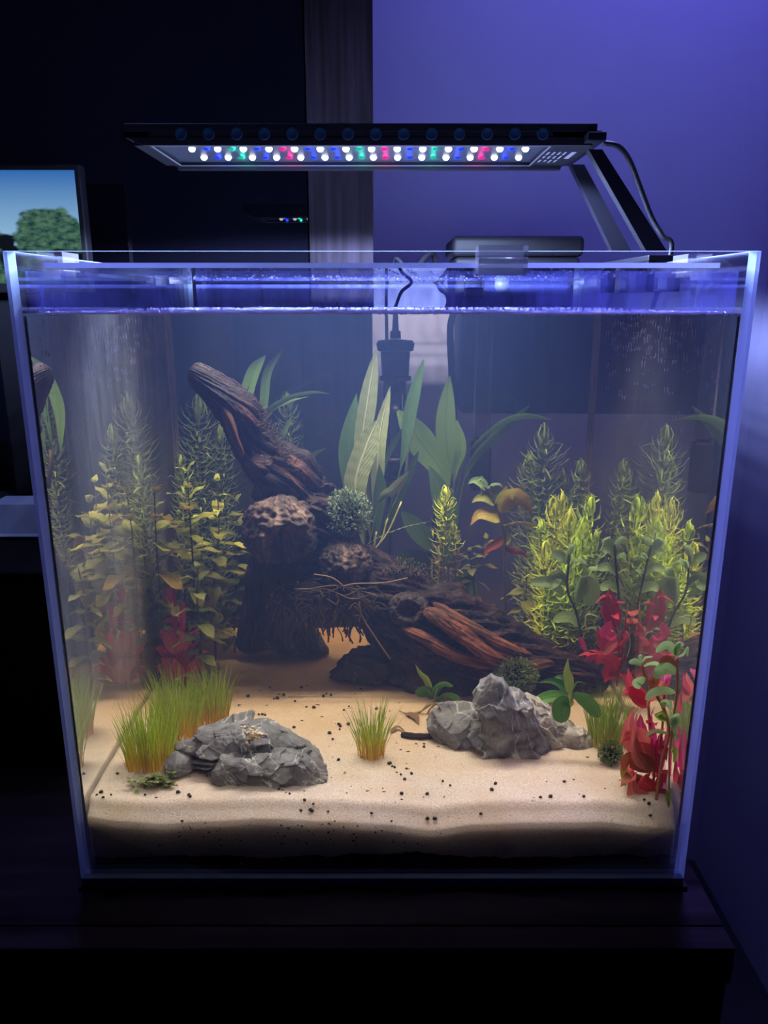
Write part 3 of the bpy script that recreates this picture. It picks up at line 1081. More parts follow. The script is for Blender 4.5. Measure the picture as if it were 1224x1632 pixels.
# ================================================================== BEHIND THE TANK
flt = thing('hang_on_filter', (.16, .51, .30), 'black hang-on-back filter box on the back pane under the lamp bracket', 'filter')
mb = MB(); mb.box((.083, .453, .305), (.228, .555, .470), .004); mb.build('case', M['filter'], flt)
mb = MB(); mb.box((.080, .4518, .4705), (.232, .560, .4935), .006, 3); mb.build('lid', M['filter'], flt)
mb = MB(); mb.box((.118, .4512, .428), (.215, .4528, .462), .0006); mb.build('window', M['filter_blue'], flt, smooth=False)
k = air(800, 455, .4505)
mb = MB(); mb.tube([(k.x, .4505, k.z), (k.x, .4528, k.z)], .0085, 24); mb.build('dial', M['knob'], flt)
p0 = A(773, 520, .436); p1 = A(773, 700, .436)
mb = MB(); mb.box((p0.x - .009, .430, p1.z), (p0.x + .009, .442, .4245), .003, 2); mb.build('intake_tube', M['intake'], flt)
mb = MB(); mb.box((p0.x - .010, .430, .425), (p0.x + .010, .4525, .436), .002, 2); mb.box((p0.x - .010, .4461, .425), (p0.x + .010, .4527, .4555), .002); mb.build('intake_elbow', M['filter'], flt)
mb = MB(); mb.box((p0.x - .011, .428, p1.z - .055), (p0.x + .011, .4435, p1.z - .0005), .004, 2)
mb.build('strainer', M['filter'], flt)

HY = .418
ht = thing('aquarium_heater', A(630, 600, HY), 'glass tube heater with a flared black cap and cord standing at the back pane', 'heater')
c = A(630, 600, HY)
s = mpp(HY)
zc = lambda py: A(630, py, HY).z
mb = MB()
prof = [(660, 14), (607, 23), (606, 26), (600, 26), (599, 22), (560, 24), (559, 29), (548, 31), (543, 28), (541, 10)]
mb.tube([(c.x, HY, zc(py)) for py, r in prof[1:]], [r * s for py, r in prof[1:]], 28)
mb.build('cap', M['black'], ht, angle=35)
mb = MB(); mb.tube([(c.x, HY, zc(py)) for py in (540, 528, 527, 500, 492)], [9 * s, 8.5 * s, 5.5 * s, 4 * s, 3.2 * s], 14); mb.build('strain_relief', M['black'], ht)
mb = MB(); mb.tube([(c.x, HY, zc(py)) for py in (608, 760, 766, 769)], [19 * s, 19 * s, 15 * s, 6 * s], 24); mb.build('glass_tube', M['heater_glass'], ht)
for dx in (-12, 12):
    mb = MB(); mb.tube([(c.x + dx * s, HY, zc(610)), (c.x + dx * s, HY, zc(735))], 1.6 * s, 8); mb.build('heating_rod', M['steel'], ht)
mb = MB(); mb.tube([(c.x, HY, zc(735)), (c.x, HY, zc(758))], 15 * s, 20); mb.build('heating_core', M['black'], ht)
mb = MB(); mb.tube([(c.x, HY, zc(728)), (c.x, HY, zc(736))], 22 * s, 24); mb.build('holder_ring', M['black'], ht)
cord = [Vector((c.x, HY, zc(495))), A(634, 489, HY) + Vector((0, 0, .001)), air(640, 465, .40), air(656, 450, .405), air(650, 432, .42), air(632, 412, .435) , Vector((air(626, 404, .4435).x, .4475, HT + .006)), Vector((.004, .47, HT - .02)), Vector((.006, .49, .30)), Vector((.01, .49, .05))]
mb = MB(); mb.tube(spline(cord, 70), .0019, 8); mb.build('cord', M['black'], ht)

cb = [Vector((.032, .462, .02)), Vector((.070, .4625, .25)), A(725, 690, .445) + Vector((0, .015, 0)), A(722, 600, .445) + Vector((0, .015, 0)), A(720, 520, .445) + Vector((0, .014, 0)), air(716, 478, .458), air(700, 452, .458), air(680, 440, .46), air(668, 425, .47), air(690, 405, .50), Vector((.07, .52, .44)), Vector((.081, .52, .43))]
mb = MB(); mb.tube(spline(cb, 90), .0036, 10)
tag(mb.build('filter_cable', M['black'], origin=cb[0]), 'thick black cable looping down the outside of the back pane beside the filter', 'cable')

# dark box, screen and tray to the left
mb = MB(); mb.box((-.78, .16, -.004), (-.262, .455, .186), .004)
bx = thing('storage_box', (-.52, .3, -.004), 'plain black box standing on the cabinet beside the tank, under the clear tray', 'box')
mb.build('body', M['black_matt'], bx, smooth=False)
mb = MB(); mb.box((-.784, .156, .1862), (-.258, .459, .1925), .003); mb.build('lid', M['black_matt'], bx, smooth=False)

tr_c = Vector((-.372, .285, .1927))
tray = thing('plastic_tray', tr_c, 'small clear plastic food tray with a domed lid on the black box', 'tray')
mb = MB()


def frust(mb, c, z0, w0, d0, z1, w1, d1):
    vs = [(c.x + sx * ww, c.y + sy * dd, zz) for zz, ww, dd in ((z0, w0, d0), (z1, w1, d1)) for sx, sy in ((-1, -1), (1, -1), (1, 1), (-1, 1))]
    mb.add(vs, [(3, 2, 1, 0), (4, 5, 6, 7), (0, 1, 5, 4), (1, 2, 6, 5), (2, 3, 7, 6), (3, 0, 4, 7)])


frust(mb, tr_c, .1927, .045, .03, .1960, .052, .036)
mb.build('rim', M['tray'], tray, smooth=False)
mb = MB(); frust(mb, tr_c, .1961, .036, .026, .224, .024, .018); mb.build('dome', M['tray'], tray, smooth=False)

SY = .40
sc_r = air(118, 271, SY).x; sc_t = air(118, 271, SY).z; sc_b = air(60, 452, SY).z
sw = (sc_t - sc_b) * 1.78
mon = thing('monitor', (sc_r - sw / 2, SY + .02, .1927), 'small lit screen showing blue sky and a round green tree, beside the tank', 'monitor')
mb = MB(); mb.box((sc_r - sw - .006, SY + .0004, sc_b - .010), (sc_r + .006, SY + .016, sc_t + .006), .002); mb.build('case', M['black'], mon, smooth=False)
m, nt, out = new_mat('screen_picture')
L = nt.links.new
uv = nd(nt, 'ShaderNodeUVMap'); sp = nd(nt, 'ShaderNodeSeparateXYZ'); L(uv.outputs[0], sp.inputs[0])
sky = nd(nt, 'ShaderNodeValToRGB'); sky.color_ramp.elements[0].color = (.35, .62, .85, 1); sky.color_ramp.elements[0].position = .35
sky.color_ramp.elements[1].color = (.035, .17, .52, 1); sky.color_ramp.elements[1].position = 1
L(sp.outputs[1], sky.inputs[0])
nz = nd(nt, 'ShaderNodeTexNoise'); nz.inputs['Scale'].default_value = 9; nz.inputs['Detail'].default_value = 8
L(uv.outputs[0], nz.inputs['Vector'])


def circ(cx, cyy, r, ax=1.0):
    mp = nd(nt, 'ShaderNodeVectorMath', operation='SUBTRACT'); L(uv.outputs[0], mp.inputs[0]); mp.inputs[1].default_value = (cx, cyy, 0)
    ml = nd(nt, 'ShaderNodeVectorMath', operation='MULTIPLY'); L(mp.outputs[0], ml.inputs[0]); ml.inputs[1].default_value = (1.78 / ax, 1, 0)
    ln = nd(nt, 'ShaderNodeVectorMath', operation='LENGTH'); L(ml.outputs[0], ln.inputs[0])
    ad = nd(nt, 'ShaderNodeMath', operation='MULTIPLY_ADD'); L(nz.outputs[0], ad.inputs[0]); ad.inputs[1].default_value = .22; L(ln.outputs['Value'], ad.inputs[2])
    mr = nd(nt, 'ShaderNodeMapRange'); L(ad.outputs[0], mr.inputs[0]); mr.inputs[1].default_value = r + .09; mr.inputs[2].default_value = r + .13; mr.inputs[3].default_value = 1; mr.inputs[4].default_value = 0
    return mr


tree = nd(nt, 'ShaderNodeValToRGB'); tree.color_ramp.elements[0].position = .35; tree.color_ramp.elements[0].color = (.012, .05, .055, 1)
tree.color_ramp.elements[1].position = .65; tree.color_ramp.elements[1].color = (.10, .22, .14, 1)
n2 = nd(nt, 'ShaderNodeTexNoise'); n2.inputs['Scale'].default_value = 22; n2.inputs['Detail'].default_value = 5; L(uv.outputs[0], n2.inputs['Vector']); L(n2.outputs[0], tree.inputs[0])
cur = sky
for args, src in (((.44, .30, .22, 1.5), tree), ((.84, .38, .30, 1.15), tree), ((.86, .10, .25, 1.6), tree), ((.60, .12, .20, 1.4), tree)):
    c1 = circ(*args)
    mx = nd(nt, 'ShaderNodeMixRGB'); L(c1.outputs[0], mx.inputs[0]); L(cur.outputs[0], mx.inputs[1]); L(src.outputs[0], mx.inputs[2])
    cur = mx
for args in ((.62, .22, .13, .8), (.60, .36, .075, 1.2), (.93, .18, .12, 1.6)):
    c1 = circ(*args)
    mx = nd(nt, 'ShaderNodeMixRGB'); L(c1.outputs[0], mx.inputs[0]); L(cur.outputs[0], mx.inputs[1]); mx.inputs[2].default_value = (.006, .008, .014, 1)
    cur = mx
em = nd(nt, 'ShaderNodeEmission'); L(cur.outputs[0], em.inputs[0]); em.inputs[1].default_value = .8
L(em.outputs[0], out.inputs[0])
mb = MB(); mb.add([(sc_r - sw, SY, sc_b), (sc_r, SY, sc_b), (sc_r, SY, sc_t), (sc_r - sw, SY, sc_t)], [(0, 1, 2, 3)], [(0, 0), (1, 0), (1, 1), (0, 1)])
mb.build('screen', m, mon, smooth=False)
mb = MB(); mb.box((sc_r - sw / 2 - .012, SY + .017, .196), (sc_r - sw / 2 + .012, SY + .030, sc_b + .03), .002); mb.build('stand', M['black'], mon, smooth=False)
mb = MB(); mb.box((sc_r - sw / 2 - .07, SY - .04, .1928), (sc_r - sw / 2 + .07, SY + .04, .1959), .001); mb.build('foot', M['black'], mon, smooth=False)

# ================================================================== STONES
def hash_dir(p):
    v = Vector((noise.noise(p), noise.noise(p + Vector((31.7, 5.3, 0))), noise.noise(p + Vector((0, 17.9, 47.1)))))
    return v.normalized() if v.length > 1e-6 else Vector((0, 0, 1))


def rock(name, outline, Y, thick, mat, label, seed, power=.72, rough=.0028, n=(240, 150), facets=9, parent=None, crack=0, lean=0.0):
    """stone whose outline (photo pixels, star shaped) stands at depth Y and whose body bulges thick metres to the front and back"""
    rnd = random.Random(seed)
    P = [A(px, py, Y) for px, py in outline]
    c = sum(P, Vector()) / len(P)
    xz = [(p.x - c.x, p.z - c.z) for p in P]
    ang = sorted((math.atan2(z, x), math.hypot(x, z)) for x, z in xz)

    def R(a):
        a = (a + PI) % (2 * PI) - PI
        ext = [(ang[-1][0] - 2 * PI, ang[-1][1])] + ang + [(ang[0][0] + 2 * PI, ang[0][1])]
        for (a0, r0), (a1, r1) in zip(ext, ext[1:]):
            if a0 <= a <= a1:
                # straight edge between the two outline points
                x0, z0, x1, z1 = r0 * math.cos(a0), r0 * math.sin(a0), r1 * math.cos(a1), r1 * math.sin(a1)
                dx, dz = x1 - x0, z1 - z0
                den = math.cos(a) * dz - math.sin(a) * dx
                if abs(den) < 1e-9:
                    return r0
                return abs((x0 * dz - z0 * dx) / den)
        return ang[0][1]
    planes = []
    for i in range(facets):
        a = rnd.uniform(0, 2 * PI)
        el = rnd.uniform(.25, 1.2)
        planes.append((Vector((math.cos(a) * math.cos(el), -math.sin(el), math.sin(a) * math.cos(el))), rnd.uniform(.62, .86)))
        planes.append((Vector((math.cos(a + 1) * math.cos(el), math.sin(el), math.sin(a + 1) * math.cos(el))), rnd.uniform(.62, .86)))
    nu, nv = n
    vs = []
    off = Vector((seed * 3.7, seed * 1.3, 0))
    mean_r = sum(r for _, r in ang) / len(ang)
    for j in range(nv + 1):
        ps = -PI / 2 + PI * j / nv
        cs, sn = math.cos(ps), math.sin(ps)
        for i in range(nu):
            a = 2 * PI * i / nu
            q = Vector((math.cos(a) * abs(cs) ** power, math.copysign(abs(sn) ** power, sn), math.sin(a) * abs(cs) ** power))
            # chop facets off the unit body
            sc = 1.0
            for nn, dd in planes:
                h = q.dot(nn)
                if h > dd:
                    sc = min(sc, .25 * 1 + .75 * dd / h)
            v = Vector((q.x * R(a), q.y * sc * thick, q.z * R(a)))
            w_ = v * 1.0 + off
            nrm = Vector((v.x / mean_r ** 2, v.y / thick ** 2, v.z / mean_r ** 2)).normalized()
            d = (1 - abs(noise.noise(w_ * 55)) * 2) * .9 + noise.noise(w_ * 120) * .6 + (.5 - abs(noise.noise(w_ * 210))) * .6 + noise.noise(w_ * 420) * .25
            fd = 0.0
            for sc_, am_ in ((40, .0088), (95, .0030)):
                fp = noise.voronoi(w_ * sc_ + Vector((noise.noise(w_ * 60), noise.noise(w_ * 60 + Vector((9, 0, 0))), 0)) * .25)[1][0]
                fd += (w_ * sc_ - fp).dot(hash_dir(fp * 7.3)) * am_
            v += nrm * (d * rough * .55 + fd * rough / .0028) * min(.85, mean_r / .045)
            v.y += lean * (v.z)
            vs.append(c + v)
    fs = [(j * nu + i, j * nu + (i + 1) % nu, (j + 1) * nu + (i + 1) % nu, (j + 1) * nu + i) for j in range(nv) for i in range(nu)]
    mb = MB(); mb.add(vs, fs)
    if parent is not None:
        return mb.build(name, mat, parent)
    o = mb.build(name, mat, origin=(c.x, Y, min(v.z for v in vs)))
    return tag(o, label, 'stone')


# arch stone, front left: a cap slab with a cave below it and a foot lump
ya_ = G(390, 1255).y
st = thing('arch_stone', (A(390, 1255, ya_).x, ya_ + .02, .064), 'blue-grey rock with a small cave under its overhang, beside the grass tufts', 'stone')
rock('cap', [(270, 1212), (284, 1192), (320, 1168), (375, 1150), (425, 1153), (470, 1176), (502, 1200), (512, 1222), (500, 1236), (440, 1214), (400, 1204), (350, 1200), (320, 1208), (290, 1222)], ya_ + .034, .024, M['stone'], '', 4, parent=st)
rock('foot', [(341, 1236), (346, 1224), (360, 1208), (395, 1204), (440, 1196), (490, 1200), (512, 1222), (512, 1258), (470, 1258), (432, 1263), (388, 1268), (362, 1252)], ya_ + .013, .020, M['stone'], '', 9, parent=st, rough=.0030)
rock('heel', [(265, 1214), (284, 1198), (304, 1204), (311, 1220), (300, 1240), (268, 1240)], ya_ + .028, .022, M['stone'], '', 12, parent=st, n=(120, 70))
rock('core', [(296, 1210), (330, 1196), (420, 1190), (490, 1200), (500, 1240), (400, 1246), (310, 1240)], ya_ + .060, .016, M['stone'], '', 14, parent=st, n=(90, 50))
# patch of pale growth on the cap
mb = MB()
for i in range(46):
    p = A(random.gauss(405, 8), random.gauss(1174, 7), ya_ - .002)
    blob(mb, p + Vector((0, .003 + random.uniform(0, .003), 0)), random.uniform(.0006, .0017), .5)
pg = mb.build('pale_crust', pbr('pale_crust', (.62, .50, .38), .8, 300, .5), st)
pg['label'] = 'patch of cream and rust crust'

y1 = G(730, 1203).y
rock('slab_stone', [(684, 1160), (692, 1138), (720, 1132), (752, 1130), (785, 1140), (800, 1170), (790, 1205), (745, 1206), (705, 1190), (690, 1178)], y1 + .032, .030, M['stone'], 'low veined grey stone leaning at the small rooted anubias side of the peak stone', 21)
y2 = G(810, 1218).y
rock('peak_stone', [(750, 1116), (764, 1092), (784, 1076), (800, 1084), (820, 1114), (842, 1124), (854, 1150), (866, 1178), (876, 1194), (868, 1212), (830, 1219), (795, 1224), (768, 1212), (756, 1172), (764, 1146)], y2 + .026, .024, M['stone'], 'tall pointed dark grey stone standing in the middle of the stone group', 33, rough=.0034)
y3 = G(900, 1200).y
rock('pale_stone', [(812, 1130), (835, 1112), (862, 1122), (885, 1142), (918, 1165), (938, 1182), (928, 1197), (880, 1200), (830, 1202), (815, 1170)], y3 + .030, .028, M['stone_light'], 'broad pale stone with white veins behind the peak stone, below the anubias leaves', 41)
rock('white_stone', [(888, 1172), (905, 1158), (930, 1164), (950, 1182), (956, 1202), (940, 1214), (905, 1214), (892, 1200)], G(925, 1212).y + .034, .014, M['stone_light'], 'small whitish stone at the grass tuft end of the stone group', 52, n=(90, 50))
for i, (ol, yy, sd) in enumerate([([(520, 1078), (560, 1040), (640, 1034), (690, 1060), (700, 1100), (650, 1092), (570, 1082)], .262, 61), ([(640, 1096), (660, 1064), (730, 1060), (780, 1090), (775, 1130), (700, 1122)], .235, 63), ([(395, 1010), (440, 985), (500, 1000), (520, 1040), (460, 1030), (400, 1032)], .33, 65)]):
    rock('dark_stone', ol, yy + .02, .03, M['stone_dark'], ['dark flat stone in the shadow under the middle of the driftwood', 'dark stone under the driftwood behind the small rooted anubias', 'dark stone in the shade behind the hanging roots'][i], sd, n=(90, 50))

# ================================================================== DRIFTWOOD
IN_TANK = True
wood = thing('driftwood', A(640, 1060, .27), 'large gnarled dark brown driftwood branch rising diagonally across the tank', 'driftwood')


def limb(mb, pts, n=150, step=.0018, groove=.2, lump=.22, fine=.07, seed=0, twist=1.2, taper=True):
    """pts: (px, py, Y, radius px). Bark with grooves that follow the limb"""
    P = [A(a, b, c) for a, b, c, r in pts]
    Rr = [r * mpp(c) for a, b, c, r in pts]
    ln = sum((P[i + 1] - P[i]).length for i in range(len(P) - 1))
    m_ = max(12, int(ln / step))
    pos = spline(P, m_)
    rad = [v.x for v in spline([Vector((r, 0, 0)) for r in Rr], m_)]
    vs, uvs, fs = [], [], []
    u = (pos[1] - pos[0]).normalized().orthogonal().normalized()
    acc = 0
    for i, p in enumerate(pos):
        t = (pos[min(i + 1, m_ - 1)] - pos[max(i - 1, 0)]).normalized()
        u = (u - t * u.dot(t)).normalized()
        wv = t.cross(u)
        if i:
            acc += (p - pos[i - 1]).length
        e = 1.0
        if taper:
            k = min(i, m_ - 1 - i) / 7
            e = math.sqrt(max(0.02, 1 - (1 - k) ** 2)) if k < 1 else 1
        for k in range(n):
            a = 2 * PI * k / n
            aa = a + twist * acc * 12
            ca, sa = math.cos(aa), math.sin(aa)
            g = 1 - abs(noise.noise((ca * 2.6 + seed, sa * 2.6, acc * 9 + seed))) * 2.4
            g2 = 1 - abs(noise.noise((ca * 6.5 + seed, sa * 6.5, acc * 13 + seed))) * 2.4
            g3 = 1 - abs(noise.noise((ca * 15 + seed, sa * 15, acc * 30 + seed))) * 2.4
            l = noise.noise((ca * .9 + seed, sa * .9, acc * 26 + seed * 2)) + .6 * noise.noise((ca * 1.6, sa * 1.6 + seed, acc * 55))
            f = noise.noise((ca * 9, sa * 9 + seed, acc * 160))
            r = rad[i] * e * (1 + groove * g * .6 + groove * .55 * g2 + groove * .28 * g3 + lump * l + fine * f)
            vs.append(p + (u * math.cos(a) + wv * math.sin(a)) * r)
            uvs.append((k / n, acc * 3))
    for i in range(m_ - 1):
        for k in range(n):
            a, b = i * n + k, i * n + (k + 1) % n
            fs.append((a, b, b + n, a + n))
    fs.append(tuple(range(n))[::-1]); fs.append(tuple((m_ - 1) * n + k for k in range(n)))
    mb.add(vs, fs, uvs)


def knot(mb, px, py, Y, rx, ry, rz, holes=(), seed=1, n=(110, 80), amp=.10):
    """burl: lumpy ball with hollows pressed into it; hole = (dx, dz direction as seen, size, depth)"""
    c = A(px, py, Y)
    s = mpp(Y)
    vs, uvs = [], []
    nu, nv = n
    for j in range(nv + 1):
        th = PI * j / nv
        for i in range(nu):
            ph = 2 * PI * i / nu
            q = Vector((math.sin(th) * math.cos(ph), math.sin(th) * math.sin(ph), math.cos(th)))
            d = 1 + amp * (1.4 * noise.noise(q * 1.6 + Vector((seed, 0, 0))) + .8 * (1 - abs(noise.noise(q * 4 + Vector((0, seed, 0)))) * 2) + .35 * noise.noise(q * 11) + .25 * (1 - 2 * abs(noise.noise(Vector((q.x * 16, q.y * 16, q.z * 5))))))
            for hx, hz, size, dep in holes:
                h = Vector((hx, -1, hz)).normalized()
                ang = q.angle(h)
                t = ang / size * (1 + .18 * noise.noise(q * 5 + Vector((seed * 2, 1, 0))))
                if t < 1:
                    d -= dep * (1 - t ** 4)
                elif t < 1.5:
                    d += .09 * (1.5 - t) * 2
            vs.append(c + Vector((q.x * rx * s, q.y * ry * s, q.z * rz * s)) * d)
            uvs.append((ph / (2 * PI), th * .06))
    fs = [(j * nu + (i + 1) % nu, j * nu + i, (j + 1) * nu + i, (j + 1) * nu + (i + 1) % nu) for j in range(nv) for i in range(nu)]
    mb.add(vs, fs, uvs)


mb = MB()
limb(mb, [(300, 590, .235, 11), (318, 600, .235, 17), (347, 624, .24, 23), (378, 656, .25, 29), (396, 692, .26, 29), (418, 726, .265, 33), (450, 758, .27, 48), (468, 790, .28, 55), (492, 830, .285, 62), (510, 870, .285, 58)], seed=1, lump=.2)
limb(mb, [(478, 840, .285, 46), (520, 888, .285, 46), (575, 925, .28, 46), (625, 955, .27, 50), (680, 985, .262, 56), (740, 1014, .258, 54), (800, 1040, .255, 46), (860, 1060, .25, 36), (920, 1078, .245, 27), (972, 1094, .24, 15)], seed=5, n=190, groove=.24, lump=.2)
limb(mb, [(455, 850, .30, 40), (440, 905, .312, 38), (422, 955, .325, 32), (405, 1000, .335, 26), (392, 1040, .34, 20)], seed=9)
limb(mb, [(600, 960, .285, 40), (640, 1010, .275, 42), (690, 1050, .265, 40), (760, 1080, .255, 34), (830, 1096, .25, 24)], seed=12)
limb(mb, [(700, 985, .235, 12), (740, 1010, .225, 17), (790, 1040, .222, 18), (840, 1058, .225, 15), (885, 1060, .235, 10)], seed=15, n=48)
limb(mb, [(455, 800, .285, 30), (480, 765, .28, 22), (495, 745, .28, 16), (500, 738, .28, 10)], seed=17, n=48)
limb(mb, [(435, 760, .275, 24), (415, 742, .25, 18), (402, 735, .24, 10)], seed=19, n=48)
limb(mb, [(505, 900, .28, 28), (520, 935, .262, 30), (490, 952, .25, 24), (450, 962, .245, 16), (432, 966, .245, 8)], seed=23, n=60, lump=.3)
limb(mb, [(505, 930, .275, 26), (545, 950, .25, 26), (575, 975, .245, 18), (590, 1000, .25, 12)], seed=25, n=60, lump=.3)
mb.build('trunk', M['wood'], wood)
M['wood_red'] = M['wood'].copy(); M['wood_red'].name = 'red_heartwood'
for n_ in M['wood_red'].node_tree.nodes:
    if n_.type == 'VALTORGB' and len(n_.color_ramp.elements) == 3:
        for e_, c_ in zip(n_.color_ramp.elements, ((.05, .02, .014, 1), (.20, .075, .035, 1), (.46, .19, .09, 1))):
            e_.color = c_
for k_, pts in enumerate(([(672, 972, .228, 6), (700, 985, .218, 12), (740, 1012, .211, 14), (785, 1044, .208, 13), (835, 1062, .210, 11), (885, 1058, .218, 6)],
                          [(690, 962, .228, 5), (725, 985, .216, 9), (770, 1012, .210, 10), (815, 1036, .210, 8), (850, 1046, .214, 4)],
                          [(352, 640, .232, 4), (364, 668, .230, 7), (374, 700, .232, 6), (388, 728, .236, 4)],
                          [(640, 1000, .225, 5), (680, 1020, .216, 9), (730, 1048, .212, 9), (790, 1066, .212, 5)])):
    mb = MB(); limb(mb, pts, n=44, seed=31 + k_ * 3, lump=.3, groove=.3)
    mb.build('exposed_heartwood', M['wood_red'], wood)['label'] = 'reddish streak of bare heartwood'
M['burl'] = M['wood'].copy(); M['burl'].name = 'weathered_burl'
for n_ in M['burl'].node_tree.nodes:
    if n_.type == 'VALTORGB' and len(n_.color_ramp.elements) == 3:
        for e_, c_ in zip(n_.color_ramp.elements, ((.018, .014, .014, 1), (.075, .055, .050, 1), (.20, .15, .13, 1))):
            e_.color = c_
mb = MB(); knot(mb, 443, 843, .245, 62, 52, 54, holes=((.34, -.30, .60, .62),), seed=3, amp=.13)
mb.build('burl', M['burl'], wood)
mb = MB(); knot(mb, 548, 900, .255, 44, 40, 42, holes=((-.2, -.25, .35, .3),), seed=8, amp=.12)
mb.build('burl', M['burl'], wood)
mb = MB(); knot(mb, 652, 972, .235, 34, 28, 30, holes=((-.05, .15, .62, .6),), seed=14, amp=.10)
mb.build('burl', M['burl'], wood)
mb = MB(); knot(mb, 418, 738, .25, 22, 18, 16, holes=((0, -.6, .5, .45),), seed=18, n=(60, 44), amp=.12)
mb.build('burl', M['burl'], wood)
# beard of roots hanging from the shelf, loose strands on top
mb = MB()
for i in range(110):
    x0 = random.uniform(430, 590); y0 = 950 + random.uniform(-10, 20) + abs(x0 - 500) * .05
    Y = random.uniform(.235, .275)
    L_ = random.uniform(25, 75)
    a = A(x0, y0, Y)
    pts = [a]
    for k in range(5):
        pts.append(pts[-1] + Vector((random.uniform(-.004, .004), random.uniform(-.003, .003), -L_ * mpp(Y) / 5)))
    mb.tube(spline(pts, 9), [random.uniform(.0007, .0021) * (1 - .5 * k / 8) for k in range(9)], 5)
for i in range(160):
    x0 = random.uniform(435, 600); Y = random.uniform(.222, .26)
    a = A(x0, random.uniform(930, 975), Y)
    pts = [a]
    for k in range(3):
        pts.append(pts[-1] + Vector((random.uniform(-.007, .007), random.uniform(-.004, .004), random.uniform(-.007, .002))))
    mb.tube(spline(pts, 7), .0005, 4)
mb.build('root_beard', M['beard'], wood, kind='stuff')
for pts in ([(500, 916), (530, 922), (556, 940), (582, 938)], [(498, 938), (540, 934), (580, 944), (600, 950)], [(520, 945), (560, 932), (610, 930), (650, 922)], [(572, 960), (578, 985), (600, 1020), (622, 1052)], [(470, 940), (520, 940), (560, 955), (590, 948)], [(556, 972), (566, 962), (575, 975), (572, 992)]):
    mb = MB(); mb.tube(spline([A(a, b, .222) for a, b in pts], 18), .0006, 5); mb.build('root_strand', M['strand'], wood)
# fuzz of moss fibres on the upper edge
mb = MB()
for i in range(260):
    t = random.random()
    px, py = 372 + 80 * t + random.gauss(14, 6), 640 + 110 * t + random.gauss(-6, 6)
    a = A(px, py, .25 + random.uniform(-.01, .01))
    mb.tube([a, a + Vector((random.uniform(-.004, .005), random.uniform(-.003, .003), random.uniform(-.001, .005))), a + Vector((random.uniform(-.006, .009), random.uniform(-.004, .004), random.uniform(0, .007)))], .0003, 4, cap=False)
for i in range(120):
    a = A(random.gauss(650, 18), random.gauss(914, 9), .25 + random.uniform(-.012, .012))
    mb.tube([a, a + Vector((random.uniform(-.004, .004), random.uniform(-.004, .004), random.uniform(.001, .007)))], .0006, 4)
mb.build('fibre_tuft', M['beard'], wood, kind='stuff')
tw = MB()
tp_ = [G(640, 1176, .002), G(668, 1180, .0028), G(700, 1178, .0022)]
tw.tube(spline(tp_, 14), [.0022, .0026, .003, .0028, .003, .0026, .0028, .003, .0026, .0024, .0026, .0022, .002, .0014], 9)
tag(tw.build('twig', M['wood'], origin=tp_[0]), 'short thin brown twig lying at the foot of the slab stone', 'twig')

# ================================================================== PLANT BUILDERS
VIEW = Vector((0, -1, -.35)).normalized()


def prof_fn(kind, t):
    if kind == 'lance':
        return max(0, math.sin(PI * min(1, t ** .75))) ** .8
    if kind == 'strap':
        return min(1, (t / .35) ** .8) * (1 - max(0, (t - .62) / .38) ** 2.0)
    if kind == 'petiole':          # long stalk, blade in the outer part
        return .12 if t < .35 else max(.12, max(0, math.sin(PI * (.08 + .92 * (t - .35) / .65))) ** .75)
    if kind == 'round':
        return (max(0, 1 - (2 * t - 1) ** 2)) ** .5 if t > .04 else .12
    return max(0, math.sin(PI * t ** .62)) ** .9          # ovate


def strap(name, parent, pts, width, mat, prof='lance', n=18, cols=4, tilt=0, fold=.18, wave=0, wn=6, label=None):
    """one leaf through given points; width in metres, its face turned to the viewer and then rolled by tilt degrees"""
    P = spline(pts, n)
    vs, uvs, fs = [], [], []
    for i, p in enumerate(P):
        t = i / (n - 1)
        T = (P[min(i + 1, n - 1)] - P[max(i - 1, 0)]).normalized()
        Wd = T.cross(VIEW)
        if Wd.length < .05:
            Wd = T.cross(Vector((0, 0, 1)))
        Wd.normalize()
        Wd = Matrix.Rotation(math.radians(tilt), 3, T) @ Wd
        N = Wd.cross(T)
        hw = width / 2 * max(.02, prof_fn(prof, t))
        for k in range(cols + 1):
            u = 2 * k / cols - 1
            wv = wave * width * math.sin(t * wn * 2 * PI + (0 if u < 0 else 1.3)) * abs(u)
            vs.append(p + Wd * u * hw + N * (fold * abs(u) * hw + wv))
            uvs.append((k / cols, t))
    for i in range(n - 1):
        for k in range(cols):
            a = i * (cols + 1) + k
            fs.append((a, a + 1, a + cols + 2, a + cols + 1))
    mb = MB(); mb.add(vs, fs, uvs)
    o = mb.build(name, mat, parent)
    if label:
        o['label'] = label
    return o


def leaf_mesh(name, mat, kind, bend, fold=.2, wave=.0, n=9, cols=4, curl=0):
    """unit leaf along +X, width 1 along Y; shared by many leaves"""
    vs, uvs, fs = [], [], []
    x = z = 0.0
    an = 0.0
    for i in range(n):
        t = i / (n - 1)
        if i:
            an = -bend * t
            x += math.cos(an) / (n - 1); z += math.sin(an) / (n - 1)
        hw = .5 * max(.03, prof_fn(kind, t))
        for k in range(cols + 1):
            u = 2 * k / cols - 1
            vs.append((x, u * hw, z + fold * abs(u) * hw * .5 + wave * math.sin(t * 9 + u * 2) * abs(u)))
            uvs.append((k / cols, t))
    for i in range(n - 1):
        for k in range(cols):
            a = i * (cols + 1) + k
            fs.append((a, a + 1, a + cols + 2, a + cols + 1))
    me = bpy.data.meshes.new(name)
    me.from_pydata(vs, [], fs)
    ul = me.uv_layers.new(name='UVMap')
    for lp in me.loops:
        ul.data[lp.index].uv = uvs[lp.vertex_index]
    me.materials.append(mat)
    me.polygons.foreach_set('use_smooth', [True] * len(me.polygons))
    return me


